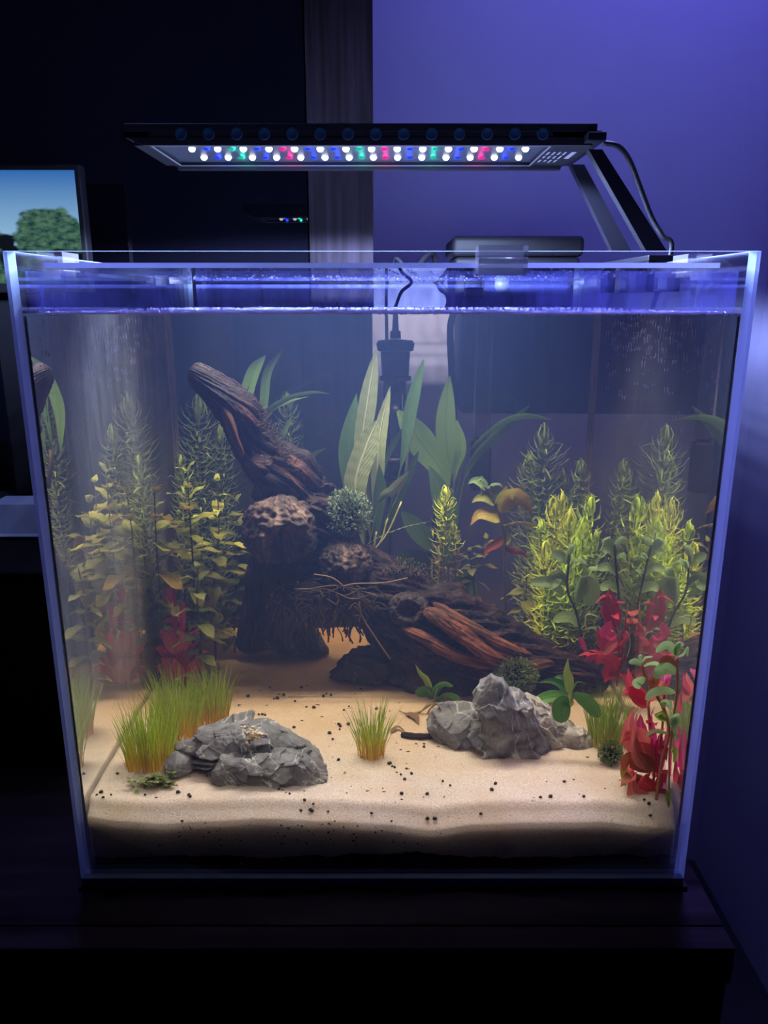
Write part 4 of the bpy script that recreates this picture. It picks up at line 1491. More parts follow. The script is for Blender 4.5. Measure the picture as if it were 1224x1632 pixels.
def put_leaf(me, parent, pos, az, el, length, width, roll=0, name='leaf'):
    if abs(pos[0] + math.cos(az) * length) > .2165 or not .009 < pos[1] + math.sin(az) * length < .442:
        az += PI
        length *= .8
    o = bpy.data.objects.new(name, me)
    COL.objects.link(o)
    o.parent = parent
    o.location = Vector(pos) - ORG[parent.name]
    o.rotation_euler = (Matrix.Rotation(az, 4, 'Z') @ Matrix.Rotation(-el, 4, 'Y') @ Matrix.Rotation(roll, 4, 'X')).to_euler()
    o.scale = (length, width, length)
    return o


def stem_plant(name, pts, label, cat, meshes, nodes, lmax, wmax, stem_mat, group=None, az0=0, per=2, el_top=.9, el_low=-.02, t0=.15, size=None, stem_r=.0009, alt=PI / 2, rnd=.25, roll=.15):
    """stem through pts (bottom first) with leaves in pairs; size(t) scales the leaves from the bottom to the tip"""
    P = spline(pts, 40)
    o = thing(name, P[0], label, cat, group)
    mb = MB(); mb.tube(P, [stem_r * (1.15 - .5 * i / 39) for i in range(40)], 7); mb.build('stem', stem_mat, o)
    for i in range(nodes):
        t = t0 + (1 - t0) * (i / (nodes - 1)) ** .88
        p = P[min(39, int(t * 39))]
        s = size(t) if size else (.55 + .9 * math.sin(PI * min(1, t * .95)) ** 1.2) * (1 if t < .85 else (1.35 - t) / .5)
        el = el_low + (el_top - el_low) * max(0, (t - .4) / .6) ** 1.6
        for k in range(per):
            az = az0 + i * alt + k * 2 * PI / per + random.uniform(-rnd, rnd)
            sz = s * random.uniform(.82, 1.15)
            put_leaf(random.choice(meshes), o, p, az, el + random.uniform(-.22, .22), lmax * sz, wmax * sz, random.uniform(-roll, roll))
    return o


def needle_stem(name, pts, label, cat, mat, length, per=9, gap=.0046, group=None, head=1.0, up=.28, droop=.25, wid=.0023, t0=.0, old=None, stem_r=.0008, fall=.0):
    """stem with whorls of narrow needles that curve upward, closing to a tuft at the tip"""
    ln = sum((Vector(pts[i + 1]) - Vector(pts[i])).length for i in range(len(pts) - 1))
    m_ = max(8, int(ln / gap))
    P = spline(pts, m_)
    o = thing(name, P[0], label, cat, group)
    mb = MB(); mb.tube(P, [stem_r] * m_, 6); mb.build('stem', M['stem_green'], o)
    mats = [mat, old] if old else [mat]
    mb = MB()
    for i, p in enumerate(P):
        t = i / (m_ - 1)
        if t < t0:
            continue
        tip = max(0, 1 - (1 - t) * ln / .020)          # 0 .. 1 inside the last 2 cm
        L_ = length * (1 - .30 * tip * head) * (.75 + .25 * min(1, t * 3)) * (1 - fall * (1 - t))
        e0 = up * .3 - .08 + tip * .85
        mb.cur = 1 if (old and t < .45 and random.random() < .7) else 0
        for k in range(per):
            az = 2 * PI * (k + .5 * (i % 2)) / per + random.uniform(-.25, .25)
            ll = L_ * random.uniform(.75, 1.15)
            e = e0 + random.uniform(-.25, .25)
            if abs(p.x + math.cos(az) * ll) > .2175 or not .008 < p.y + math.sin(az) * ll < .443:
                az += PI
            dh = Vector((math.cos(az), math.sin(az), 0))
            sd = Vector((-math.sin(az), math.cos(az), 0))
            q = p.copy()
            vs, uvs = [], []
            tone = random.random()
            for s in range(4):
                hw = wid * (.75, 1, .8, .12)[s] * .5
                vs += [q - sd * hw + Vector((0, 0, .0)), q + sd * hw]
                uvs += [(tone, .3 + .7 * s / 3)] * 2
                ee = e + (s * .33) * (1.15 + tip * 1.6) * (1 if random.random() < .9 else -.5)
                q = q + (dh * math.cos(ee) + Vector((0, 0, 1)) * math.sin(ee)) * ll / 3
            mb.add(vs, [(0, 1, 3, 2), (2, 3, 5, 4), (4, 5, 7, 6)], uvs)
    mb.build('needle_leaves', mats, o, kind='stuff')
    return o


def tuft(name, px, py, hw, top, label, count, mat, dep=.016, lean=.22, up=.0, seed=1, wid=.0008):
    rnd = random.Random(seed)
    c = G(px, py)
    s = mpp(c.y)
    h = A(px, top, c.y).z - c.z
    o = thing(name, (c.x, c.y, c.z), label, 'grass')
    mb = MB()
    for i in range(count):
        a, r = rnd.uniform(0, 2 * PI), math.sqrt(rnd.random())
        bx, by = math.cos(a) * r * hw * s, math.sin(a) * r * dep
        b = Vector((c.x + bx, max(.012, c.y + by), 0))
        b.z = sand_h(b.x, b.y) - .001
        hh = h * rnd.uniform(.55, 1.14) * (1 - .25 * r * r)
        ln = Vector((bx / max(hw * s, .001) * lean + rnd.gauss(0, .10), by / dep * lean * .6 + rnd.gauss(0, .08), 0))
        az = rnd.uniform(0, PI)
        sd = Vector((math.cos(az), math.sin(az) * .5, 0)) * wid * rnd.uniform(.35, .6)
        tone = rnd.random()
        vs, uvs = [], []
        for k in range(5):
            t = k / 4
            p = b + Vector((0, 0, hh * t)) + ln * hh * (t ** 1.7)
            wv = (1, .95, .8, .55, .08)[k]
            vs += [p - sd * wv, p + sd * wv]
            uvs += [(tone, t)] * 2
        mb.add(vs, [(2 * k, 2 * k + 1, 2 * k + 3, 2 * k + 2) for k in range(4)], uvs)
    mb.build('grass_blades', mat, o, kind='stuff')
    return o


def moss(name, px, py, Y, rpx, label, count, mat, leaf=.0022, squash=.85, seed=2, core=.62):
    rnd = random.Random(seed)
    c = A(px, py, Y)
    R_ = rpx * mpp(Y)
    o = thing(name, c - Vector((0, 0, R_ * squash)), label, 'moss')
    mb = MB()
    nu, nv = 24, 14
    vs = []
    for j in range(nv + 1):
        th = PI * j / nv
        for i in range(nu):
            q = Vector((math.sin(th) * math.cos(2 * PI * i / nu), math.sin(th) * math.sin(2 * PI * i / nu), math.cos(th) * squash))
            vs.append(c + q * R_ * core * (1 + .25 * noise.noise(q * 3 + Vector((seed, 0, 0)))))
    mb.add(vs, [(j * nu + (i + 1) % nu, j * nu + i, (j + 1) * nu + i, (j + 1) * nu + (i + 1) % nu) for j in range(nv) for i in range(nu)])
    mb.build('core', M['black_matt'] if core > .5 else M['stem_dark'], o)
    mb = MB()
    for i in range(count):
        q = Vector((rnd.gauss(0, 1), rnd.gauss(0, 1), rnd.gauss(0, 1))).normalized()
        rr = R_ * (core + (1.02 - core) * rnd.random()) * (1 + .22 * noise.noise(q * 2.2 + Vector((seed, 3, 0))))
        p = c + Vector((q.x, q.y, q.z * squash)) * rr
        d = (q + Vector((rnd.gauss(0, .5), rnd.gauss(0, .5), rnd.gauss(.25, .5)))).normalized()
        sd = d.cross(Vector((rnd.gauss(0, 1), rnd.gauss(0, 1), rnd.gauss(0, 1)))).normalized()
        l = leaf * rnd.uniform(.6, 1.3)
        tone = rnd.random()
        nn = d.cross(sd) * l * .15
        mb.add([p, p + d * l * .5 + sd * l * .3 + nn, p + d * l, p + d * l * .5 - sd * l * .3 + nn], [(0, 1, 2, 3)], [(tone, .2), (tone, .6), (tone, 1), (tone, .6)])
    mb.build('leaflets', mat, o, kind='stuff', smooth=False)
    return o


# ================================================================== GRASS AND MOSS
tuft('grass_tuft', 240, 1222, 46, 1108, 'tall grass tuft with orange-yellow bases in front, next to the arch stone', 460, M['grass'], dep=.018, seed=1)
tuft('grass_tuft', 283, 1170, 42, 1066, 'densest upright grass tuft, between the front grass tuft and the red plant', 460, M['grass'], dep=.018, seed=2)
tuft('grass_tuft', 337, 1150, 30, 1058, 'narrow grass tuft behind the top of the arch stone', 330, M['grass'], dep=.015, seed=3)
tuft('grass_tuft', 592, 1208, 25, 1112, 'small lone grass tuft standing in the middle of the bare sand', 180, M['grass'], dep=.011, seed=4, lean=.30)
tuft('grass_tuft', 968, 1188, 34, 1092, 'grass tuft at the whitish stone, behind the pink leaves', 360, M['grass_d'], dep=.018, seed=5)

moss('moss_clump', 553, 818, .262, 40, 'round dark moss ball with pale tips sitting on the driftwood burl', 2600, [M['moss_top']], .0030, .95, 3)
moss('moss_clump', 822, 1078, .20, 38, 'olive moss clump tucked behind the peak stone', 2200, [M['moss']], .0026, .9, 5)
g_ = G(972, 1218)
moss('moss_clump', 974, 1202, g_.y, 22, 'small dark moss clump between the whitish stone and the pink plant', 1000, [M['moss']], .0022, 1.0, 7)
g_ = G(243, 1256)
ro = thing('low_rosette', g_, 'low dark green rosette of small round leaves at the foot of the front grass tuft', 'plant')
M['l_rosette'] = leaf_mat('dark_small_leaf', (.10, .15, .05), (.17, .22, .08), (.20, .26, .12), transl=.25, vein_amt=.2)
lmr = [leaf_mesh('rosette_leaf', M['l_rosette'], 'round', .8, .2), leaf_mesh('rosette_leaf', M['l_rosette'], 'ovate', .4, .2)]
for i in range(95):
    p = g_ + Vector((random.gauss(0, .0085), random.uniform(-.006, .008), random.uniform(.0015, .0085)))
    put_leaf(random.choice(lmr), ro, p, random.uniform(0, 2 * PI), random.uniform(-.1, 1.0), random.uniform(.0035, .0062), random.uniform(.0028, .0042))
mb = MB()
for i in range(9):
    a = g_ + Vector((random.uniform(-.014, .014), random.uniform(-.003, .005), .001))
    mb.tube([a, a + Vector((random.uniform(-.004, .004), -.002, .004)), a + Vector((random.uniform(-.007, .007), -.003, .002))], .0005, 5)
mb.build('runner', M['root'], ro)

# ================================================================== STRAP LEAVED PLANTS
def px_leaf(parent, pts, Y, wpx, mat, prof='lance', tilt=0, wave=0, fold=.18, label=None, n=20, dy=0.0, cols=4, wn=6):
    m_ = len(pts)
    P = [A(p[0], p[1], Y + (dy * i / (m_ - 1))) for i, p in enumerate(pts)]
    return strap('leaf', parent, P, wpx * mpp(Y), mat, prof, n=n, tilt=tilt, wave=wave, fold=fold, label=label, cols=cols, wn=wn)


bY = .325
fern = thing('java_fern', A(585, 885, bY), 'fern with three pale ribbed upright leaves on the driftwood beside the moss ball', 'plant')
px_leaf(fern, [(582, 870), (570, 800), (556, 720), (568, 627)], bY + .02, 36, M['l_fern'], 'strap')
for k, (pts, ww, tl_) in enumerate([([(590, 860), (578, 720), (586, 640), (600, 555)], 30, 8), ([(580, 870), (566, 780), (583, 715), (603, 668)], 40, -10), ([(597, 870), (601, 760), (606, 690), (622, 616)], 24, 15)]):
    px_leaf(fern, pts, bY - .012 * (k == 1), ww, M['l_pale'], 'strap', tl_, .02, .12, 'pale ribbed leaf with a crinkled edge', n=40, wn=11)
px_leaf(fern, [(600, 880), (640, 740), (655, 650), (675, 573)], bY + .01, 22, M['l_fern'], 'petiole')
px_leaf(fern, [(586, 880), (604, 800), (628, 778), (652, 752)], bY - .02, 24, M['l_pale'], 'petiole', 20, .02, .2, 'yellowish drooping ribbed leaf', n=34, wn=9)
px_leaf(fern, [(597, 860), (606, 752), (628, 705), (650, 672)], bY + .015, 18, M['l_fern'], 'lance', 30)
px_leaf(fern, [(590, 880), (640, 775), (650, 720), (667, 663)], bY - .01, 8, M['l_pale'], 'strap', 60, .1, n=34, wn=12)
px_leaf(fern, [(574, 876), (605, 856), (645, 840), (684, 832)], bY - .02, 10, M['l_pale'], 'strap', 55, .1, n=34, wn=12)
px_leaf(fern, [(598, 860), (604, 800), (606, 770), (604, 740)], bY, 22, M['l_fern'], 'lance', 10)
px_leaf(fern, [(615, 850), (640, 780), (655, 745), (668, 718)], bY, 20, M['l_fern'], 'lance', 25)
mb = MB()
for a, b in (((584, 884), (600, 848)), ((590, 884), (618, 826)), ((588, 886), (640, 800))):
    mb.tube(spline([A(a[0], a[1], bY), A((a[0] + b[0]) / 2 + 3, (a[1] + b[1]) / 2 + 8, bY), A(b[0], b[1], bY)], 10), .0009, 6)
mb.build('rhizome', M['stem_yel'], fern)

sY = .365
swd = thing('sword_plant', G(712, 985), 'sword plant with broad plain green strap leaves, behind the middle of the driftwood', 'plant')
px_leaf(swd, [(716, 900), (716, 760), (710, 680), (716, 600)], sY, 34, M['l_sword'], 'petiole', 5)
px_leaf(swd, [(714, 900), (712, 775), (672, 705), (634, 655)], sY - .01, 48, M['l_sword'], 'petiole', 12)
px_leaf(swd, [(718, 900), (724, 765), (734, 715), (728, 670)], sY, 20, M['l_sword'], 'petiole', 10)
px_leaf(swd, [(716, 905), (736, 745), (790, 680), (834, 662), (880, 669)], sY - .02, 24, M['l_sword'], 'petiole', 38)
px_leaf(swd, [(718, 905), (742, 758), (790, 694), (845, 646)], sY - .01, 24, M['l_sword'], 'petiole', 25)
px_leaf(swd, [(712, 910), (712, 820), (700, 780), (684, 742)], sY - .02, 40, M['l_fern'], 'lance', 10)
px_leaf(swd, [(706, 930), (690, 880), (665, 845), (640, 815)], sY - .01, 34, M['l_fern'], 'petiole', 20)
px_leaf(swd, [(702, 960), (670, 900), (640, 900), (600, 905)], sY, 44, M['l_fern'], 'lance', 30)
px_leaf(swd, [(712, 960), (740, 920), (748, 950), (740, 985)], sY - .02, 34, M['l_fern'], 'lance', 10)
mb = MB()
for a in ((700, 930), (712, 900), (718, 900), (690, 905)):
    mb.tube(spline([G(712, 985), A(a[0], a[1] + 30, sY), A(a[0], a[1] - 60, sY)], 10), .0011, 6)
mb.build('petiole', M['stem_yel'], swd)

fY = .345
fb = thing('strap_fern', A(425, 770, fY), 'fern with thin arching strap leaves growing behind the upper driftwood limb', 'plant')
px_leaf(fb, [(398, 720), (390, 650), (402, 595), (423, 566)], fY, 22, M['l_sword'], 'strap', 10)
px_leaf(fb, [(415, 720), (420, 640), (426, 592), (448, 560)], fY + .01, 16, M['l_sword'], 'strap', 25)
px_leaf(fb, [(414, 720), (418, 665), (455, 636), (496, 625), (527, 628)], fY - .01, 15, M['l_sword'], 'lance', 35)
px_leaf(fb, [(418, 700), (425, 660), (460, 640), (492, 632)], fY, 10, M['l_bacopa'], 'lance', 40)
px_leaf(fb, [(470, 770), (482, 740), (500, 724), (520, 714)], fY, 12, M['l_sword'], 'lance', 15)
px_leaf(fb, [(412, 740), (440, 700), (452, 690), (470, 650)], fY, 12, M['l_sword'], 'lance', 15)
mb = MB(); mb.tube([A(425, 775, fY), A(415, 735, fY), A(412, 715, fY)], .0022, 8); mb.build('rhizome', M['stem_dark'], fb)

# ================================================================== STEM PLANTS
ovA = [leaf_mesh('ovate_leaf', M['l_ludw'], 'ovate', .35, .25, .06), leaf_mesh('ovate_leaf', M['l_ludw'], 'ovate', .75, .15, .09), leaf_mesh('ovate_leaf', M['l_ludw_d'], 'ovate', .4, .2, .06), leaf_mesh('ovate_leaf', M['l_brown'], 'ovate', .85, .2, .09)]
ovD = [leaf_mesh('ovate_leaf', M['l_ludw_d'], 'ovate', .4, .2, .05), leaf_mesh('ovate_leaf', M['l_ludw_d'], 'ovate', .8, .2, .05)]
ovB = [leaf_mesh('round_leaf', M['l_bacopa'], 'round', .6, .3), leaf_mesh('round_leaf', M['l_bacopa'], 'ovate', .9, .25)]
ovR = [leaf_mesh('lance_leaf', M['l_red'], 'lance', .7, .3, .03), leaf_mesh('lance_leaf', M['l_salmon'], 'lance', 1.0, .2, .05), leaf_mesh('lance_leaf', M['l_red'], 'ovate', .5, .3, .04)]
ovP = [leaf_mesh('ovate_leaf', M['l_pink'], 'ovate', .6, .3, .04), leaf_mesh('ovate_leaf', M['l_red'], 'ovate', .9, .3, .04), leaf_mesh('ovate_leaf', M['l_rust'], 'ovate', 1.1, .2, .05)]


def up_stem(px, top, Y, base_px=None, wob=6, k=5):
    """points from the sand straight up to pixel height top"""
    b = A(px if base_px is None else base_px, 1000, Y)
    b = Vector((b.x, Y, sand_h(b.x, Y) - .002))
    t = A(px, top, Y)
    out = []
    for i in range(k):
        f = i / (k - 1)
        p = b.lerp(t, f)
        if 0 < i < k - 1:
            p += Vector((random.uniform(-wob, wob) * .0004, random.uniform(-wob, wob) * .0003, 0))
        out.append(p)
    return out


lsz = lambda t: .30 + .95 * math.sin(PI * min(1, .12 + t * .80)) if t < .90 else .42
stem_plant('ludwigia_stem', up_stem(298, 752, .30, 304), 'tallest yellow-green ludwigia stem of the corner group, in front of the soft green needle stems', 'plant', ovA, 13, .0300, .0150, M['stem_dark'], az0=.4, size=lsz, t0=.20)
stem_plant('ludwigia_stem', up_stem(245, 785, .27, 256), 'ludwigia stem nearest the monitor-side pane, with curled top leaves', 'plant', ovA, 12, .0290, .0150, M['stem_dark'], az0=.9, size=lsz, t0=.22)
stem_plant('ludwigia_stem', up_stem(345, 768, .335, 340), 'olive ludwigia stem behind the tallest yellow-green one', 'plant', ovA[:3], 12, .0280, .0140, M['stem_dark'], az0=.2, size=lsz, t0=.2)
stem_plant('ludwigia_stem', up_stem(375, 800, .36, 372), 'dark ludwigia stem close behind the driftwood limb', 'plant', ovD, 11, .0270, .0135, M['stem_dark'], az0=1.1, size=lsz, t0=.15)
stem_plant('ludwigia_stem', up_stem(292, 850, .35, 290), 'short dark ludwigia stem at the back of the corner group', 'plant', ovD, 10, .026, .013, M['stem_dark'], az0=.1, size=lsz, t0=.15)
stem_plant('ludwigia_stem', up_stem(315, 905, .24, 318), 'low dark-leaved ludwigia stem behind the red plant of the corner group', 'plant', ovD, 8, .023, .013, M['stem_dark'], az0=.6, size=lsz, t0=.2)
needle_stem('needle_stem', up_stem(318, 652, .395), 'soft green needle-leaved stem rising above the ludwigia, nearest the corner', 'plant', M['n_dim'], .028, 9, .0052, head=.45)
needle_stem('needle_stem', up_stem(352, 692, .40), 'shorter soft green needle-leaved stem between corner stem and driftwood', 'plant', M['n_dim'], .020, 9, .005, head=.7)
needle_stem('needle_stem', up_stem(458, 640, .415), 'needle-leaved stem behind the arching leaves of the strap fern', 'plant', M['n_dim'], .021, 9, .0052, head=.7)
needle_stem('needle_stem', up_stem(288, 740, .36), 'lower needle-leaved stem in the back corner among the ludwigia', 'plant', M['n_dim'], .019, 8, .0052, head=.7)

# middle: small needle stem and the yellow ludwigia
p_ = [A(700, 945, .30), A(703, 905, .30), A(706, 860, .30), A(709, 820, .30), A(710, 790, .30)]
needle_stem('needle_stem', p_, 'small yellow-green needle stem standing alone behind the driftwood in front of the sword plant', 'plant', M['n_yellow'], .0175, 8, .0048, head=.6, old=M['n_old'], fall=.35)
p_ = [A(727, 930, .30), A(725, 880, .30), A(722, 845, .30)]
needle_stem('needle_stem', p_, 'low yellowish side shoot leaning against the small needle stem', 'plant', M['n_yellow'], .013, 7, .005, head=.4, old=M['n_old'])
yl = thing('yellow_ludwigia', G(808, 1010), 'stem with large yellow-brown leaves, between the small needle stem and the bright bushy stems', 'plant')
yY = .29
P = spline([A(806, 1000, yY), A(804, 920, yY), A(803, 850, yY), A(790, 805, yY), A(772, 775, yY)], 30)
mb = MB(); mb.tube(P, .0013, 7); mb.build('stem', M['stem_dark'], yl)
for pts, ww, mt, tl_ in [([(798, 818), (815, 790), (835, 798), (848, 818)], 42, 'l_brown', 15), ([(800, 838), (825, 832), (845, 834), (860, 842)], 30, 'l_brown', 50), ([(798, 832), (778, 820), (762, 822), (750, 838)], 24, 'l_brown', 45), ([(790, 806), (775, 794), (762, 795), (752, 802)], 16, 'l_ludw', 40), ([(790, 806), (798, 792), (805, 782), (808, 774)], 16, 'l_ludw', 20),
                         ([(776, 782), (768, 770), (756, 766), (746, 772)], 16, 'l_bacopa', 30), ([(776, 780), (786, 772), (796, 772), (802, 778)], 14, 'l_bacopa', 40), ([(774, 778), (768, 768), (766, 764), (768, 790)], 12, 'l_bacopa', 20), ([(784, 798), (788, 786), (786, 780), (780, 774)], 14, 'l_ludw_d', 10), ([(804, 845), (810, 858), (806, 866), (812, 852)], 12, 'l_ludw', 20), ([(803, 860), (790, 868), (778, 876), (770, 890)], 16, 'l_rust', 20), ([(804, 870), (820, 878), (832, 880), (842, 892)], 18, 'l_rust', 20)]:
    px_leaf(yl, pts, yY, ww, M[mt], 'ovate', tl_, .03, .2)
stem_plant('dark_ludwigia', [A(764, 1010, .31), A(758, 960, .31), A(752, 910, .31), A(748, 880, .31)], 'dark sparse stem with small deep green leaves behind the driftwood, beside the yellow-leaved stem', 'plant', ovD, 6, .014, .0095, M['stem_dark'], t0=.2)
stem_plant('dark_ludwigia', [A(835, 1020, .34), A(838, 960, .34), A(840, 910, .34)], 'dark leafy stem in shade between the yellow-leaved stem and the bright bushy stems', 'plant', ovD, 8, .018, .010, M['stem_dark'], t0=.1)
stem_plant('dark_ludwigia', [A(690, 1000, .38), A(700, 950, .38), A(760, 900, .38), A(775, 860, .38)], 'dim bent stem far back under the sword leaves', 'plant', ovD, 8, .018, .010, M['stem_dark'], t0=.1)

# right: bright needle bush
for px, top, Y, lab, mt, L_, hd in [
    (866, 700, .375, 'tall rounded green needle stem, highest of the bushy group', 'n_dim', .0235, .85),
    (842, 745, .395, 'needle stem behind the highest of the bushy group, on its driftwood side', 'n_dim', .020, .8),
    (925, 746, .375, 'slim needle stem with a closed bud-like tip, next to the highest bushy stem', 'n_dim', .0155, 1.0),
    (897, 770, .40, 'dim needle stem at the back between the highest and the slim stems', 'n_dim', .020, .8),
    (942, 812, .31, 'bright green needle stem with a domed top, front of the bushy group', 'n_green', .0225, .8),
    (884, 820, .315, 'yellowest bushy needle stem below the highest one', 'n_yellow', .020, .35),
    (908, 836, .30, 'bright yellow-green needle stem in the heart of the bushy group', 'n_yellow', .019, .4),
    (862, 850, .30, 'low bright needle stem on the driftwood side of the bushy group', 'n_green', .0165, .4),
    (918, 880, .27, 'low bright needle stem in front of the domed one', 'n_green', .018, .4),
    (950, 870, .29, 'bright needle stem low beside the wall-side pane', 'n_green', .018, .5),
    (896, 805, .33, 'bright needle stem just under the slim one, behind the domed stem', 'n_yellow', .019, .6),
    (930, 850, .28, 'leafy bright stem between the domed stem and the round leaves', 'n_green', .020, .5),
    (868, 885, .275, 'low yellow-green stem over the end of the driftwood', 'n_yellow', .016, .4),
    (905, 915, .255, 'short bright stem among the round leaves', 'n_green', .017, .4),
    (880, 930, .265, 'lowest needle stem in front, brown at its foot', 'n_green', .014, .5)]:
    needle_stem('bushy_needle_stem', up_stem(px, top, Y, px + random.uniform(-6, 6)), lab, 'plant', M[mt], L_ * 1.3, 10 if L_ > .018 else 9, .0064, head=hd, old=M['n_old'] if mt != 'n_dim' else None)

# round leaved stems in the middle right
rl = thing('round_leaf_stem', G(925, 1035), 'dark stem with fresh round leaves in front of the bright bushy stems', 'plant')
rY = .235
mb = MB(); mb.tube(spline([A(928, 1030, rY), A(920, 980, rY), A(905, 940, rY), A(908, 885, rY)], 20), .0011, 6); mb.build('stem', M['stem_dark'], rl)
for pts, ww, tl_ in [([(906, 900), (898, 890), (890, 886), (882, 880)], 18, 30), ([(908, 905), (915, 893), (925, 892), (935, 900)], 20, 40), ([(905, 935), (893, 922), (880, 930), (870, 938)], 22, 25), ([(905, 935), (890, 918), (884, 925), (882, 940)], 24, 15), ([(900, 950), (880, 930), (862, 928), (845, 930)], 20, 30), ([(918, 960), (935, 925), (942, 945), (940, 968)], 34, 5), ([(918, 965), (935, 912), (950, 906), (965, 908)], 18, 30), ([(924, 1000), (910, 985), (895, 985), (882, 992)], 20, 35), ([(926, 1005), (945, 1000), (955, 1004), (965, 1012)], 18, 40), ([(903, 895), (908, 880), (912, 872), (918, 868)], 12, 10)]:
    px_leaf(rl, pts, rY, ww, M['l_bacopa'], 'round', tl_, 0, .2, n=14)
rl = thing('round_leaf_stem', G(984, 1030), 'dark upright stem with fresh round leaves at the wall-side pane above the red bush', 'plant')
rY = .225
mb = MB(); mb.tube(spline([A(985, 1025, rY), A(988, 960, rY), A(984, 920, rY), A(980, 868, rY)], 20), .0011, 6); mb.build('stem', M['stem_dark'], rl)
for pts, ww, tl_ in [([(980, 872), (972, 866), (965, 862), (974, 856)], 14, 20), ([(980, 872), (988, 862), (994, 860), (1000, 868)], 18, 15), ([(982, 892), (992, 884), (1000, 886), (1008, 894)], 18, 30), ([(982, 890), (975, 878), (968, 876), (960, 880)], 16, 30), ([(985, 915), (998, 908), (1010, 908), (1018, 912)], 16, 40), ([(985, 918), (972, 905), (962, 905), (952, 908)], 16, 40), ([(988, 945), (975, 935), (966, 935), (958, 942)], 18, 40)]:
    px_leaf(rl, pts, rY, ww, M['l_bacopa'], 'round', tl_, 0, .2, n=14)

# ================================================================== RED PLANTS
def bush(name, base, label, leaves, Y0, stems, stem_mat, meshes=(), extra=0, ll=.015, lw=.006):
    o = thing(name, base, label, 'plant')
    for pts in stems:
        sp_ = spline([A(p[0], p[1], Y0 + (p[2] if len(p) > 2 else 0)) for p in pts], 16)
        mb = MB(); mb.tube(sp_, .001, 6); mb.build('stem', stem_mat, o)
        for i in range(extra):
            z_ = random.uniform(.7, 1.2)
            put_leaf(random.choice(meshes), o, sp_[int(2 + 13 * i / max(1, extra - 1))], random.uniform(0, 2 * PI), random.uniform(-.1, .9), ll * z_, lw * z_, random.uniform(-.4, .4))
    for lf in leaves:
        pts, ww, mt, tl_ = lf[:4]
        px_leaf(o, pts, Y0 + (lf[4] if len(lf) > 4 else 0), ww, M[mt], 'ovate' if ww > 16 else 'lance', tl_, .035, .22, n=14)
    return o


bush('red_ludwigia', G(283, 1095), 'red lance-leaved plant behind the grass tufts on the arch stone side', [
    ([(280, 1010), (276, 985), (275, 965), (280, 945)], 12, 'l_pink', 30), ([(272, 960), (270, 950), (270, 938), (274, 928)], 12, 'l_pink', 10), ([(292, 1010), (290, 985), (291, 975), (293, 960)], 13, 'l_pink', 5),
    ([(288, 1020), (300, 1012), (315, 1004), (326, 999)], 10, 'l_pink', 40), ([(285, 1060), (270, 1045), (255, 1036), (236, 1034)], 22, 'l_red', 30), ([(285, 1050), (275, 1022), (262, 1012), (258, 1004)], 30, 'l_red', 15), ([(282, 1045), (272, 1025), (266, 1010), (262, 1006)], 24, 'l_salmon', 10, -.01), ([(285, 1055), (300, 1035), (310, 1026), (318, 1022)], 18, 'l_red', 35),
    ([(290, 1070), (310, 1055), (322, 1040), (334, 1040)], 14, 'l_salmon', 25), ([(284, 1070), (290, 1050), (296, 1040), (300, 1030)], 26, 'l_red', 10, -.008), ([(283, 1080), (262, 1070), (250, 1065), (242, 1075)], 22, 'l_rust', 20), ([(288, 1085), (305, 1070), (318, 1062), (322, 1076)], 30, 'l_red', 10, -.006), ([(285, 1090), (270, 1060), (262, 1055), (256, 1050)], 22, 'l_salmon', 15, -.01), ([(288, 1090), (300, 1085), (318, 1085), (330, 1082)], 20, 'l_red', 25), ([(282, 1090), (284, 1070), (280, 1060), (276, 1050)], 22, 'l_rust', 5, -.012), ([(270, 970), (262, 960), (260, 955), (256, 958)], 8, 'l_rust', 20), ([(275, 985), (284, 975), (282, 966), (276, 962)], 8, 'l_salmon', 20), ([(284, 1040), (290, 1030), (292, 1015), (286, 1004)], 20, 'l_salmon', 15, -.01)],
    .262, [[(284, 1098), (282, 1050), (276, 1000), (271, 955)], [(288, 1098), (290, 1040), (292, 990)], [(282, 1095), (270, 1060), (262, 1040)]], M['stem_red'], ovR, 9, .016, .006)
bush('red_ludwigia', G(985, 1090), 'bushy crimson plant at the wall-side pane behind the grass tuft, below the round-leaved stems', [
    ([(985, 1000), (975, 975), (972, 955), (972, 938)], 30, 'l_red', 10), ([(985, 1010), (968, 985), (962, 970), (966, 955)], 16, 'l_salmon', 20), ([(1000, 1000), (1005, 985), (1012, 970), (1014, 960)], 13, 'l_brown', 15),
    ([(985, 1040), (965, 1025), (958, 1015), (952, 1000)], 28, 'l_red', 25), ([(990, 1020), (1005, 1000), (1018, 995), (1030, 1004)], 30, 'l_red', 30), ([(985, 1030), (1000, 1020), (1012, 1018), (1022, 1012)], 28, 'l_red', 30, -.01), ([(985, 1035), (970, 1015), (960, 1008), (954, 1012)], 20, 'l_pink', 20, -.01), ([(990, 1050), (1000, 1030), (1005, 1026), (1010, 1028)], 26, 'l_salmon', 35), ([(985, 1060), (965, 1050), (945, 1048), (930, 1055)], 20, 'l_pink', 30), ([(985, 1070), (975, 1055), (960, 1050), (950, 1060)], 26, 'l_red', 20, -.01), ([(988, 1075), (975, 1070), (968, 1075), (966, 1090)], 30, 'l_red', 10), ([(975, 990), (965, 1010), (975, 1020), (985, 1012)], 18, 'l_pink', 15, -.012), ([(990, 1060), (1010, 1050), (1022, 1050), (1030, 1060)], 24, 'l_rust', 20), ([(985, 1025), (975, 1030), (965, 1040), (955, 1036)], 16, 'l_salmon', 40, -.016), ([(935, 1040), (930, 1030), (926, 1020), (922, 1016)], 10, 'l_pink', 15)],
    .205, [[(985, 1095), (988, 1040), (980, 990), (973, 950)], [(988, 1090), (1000, 1030), (1008, 985)], [(984, 1090), (970, 1050), (945, 1045)]], M['stem_red'], ovR, 9, .018, .008)
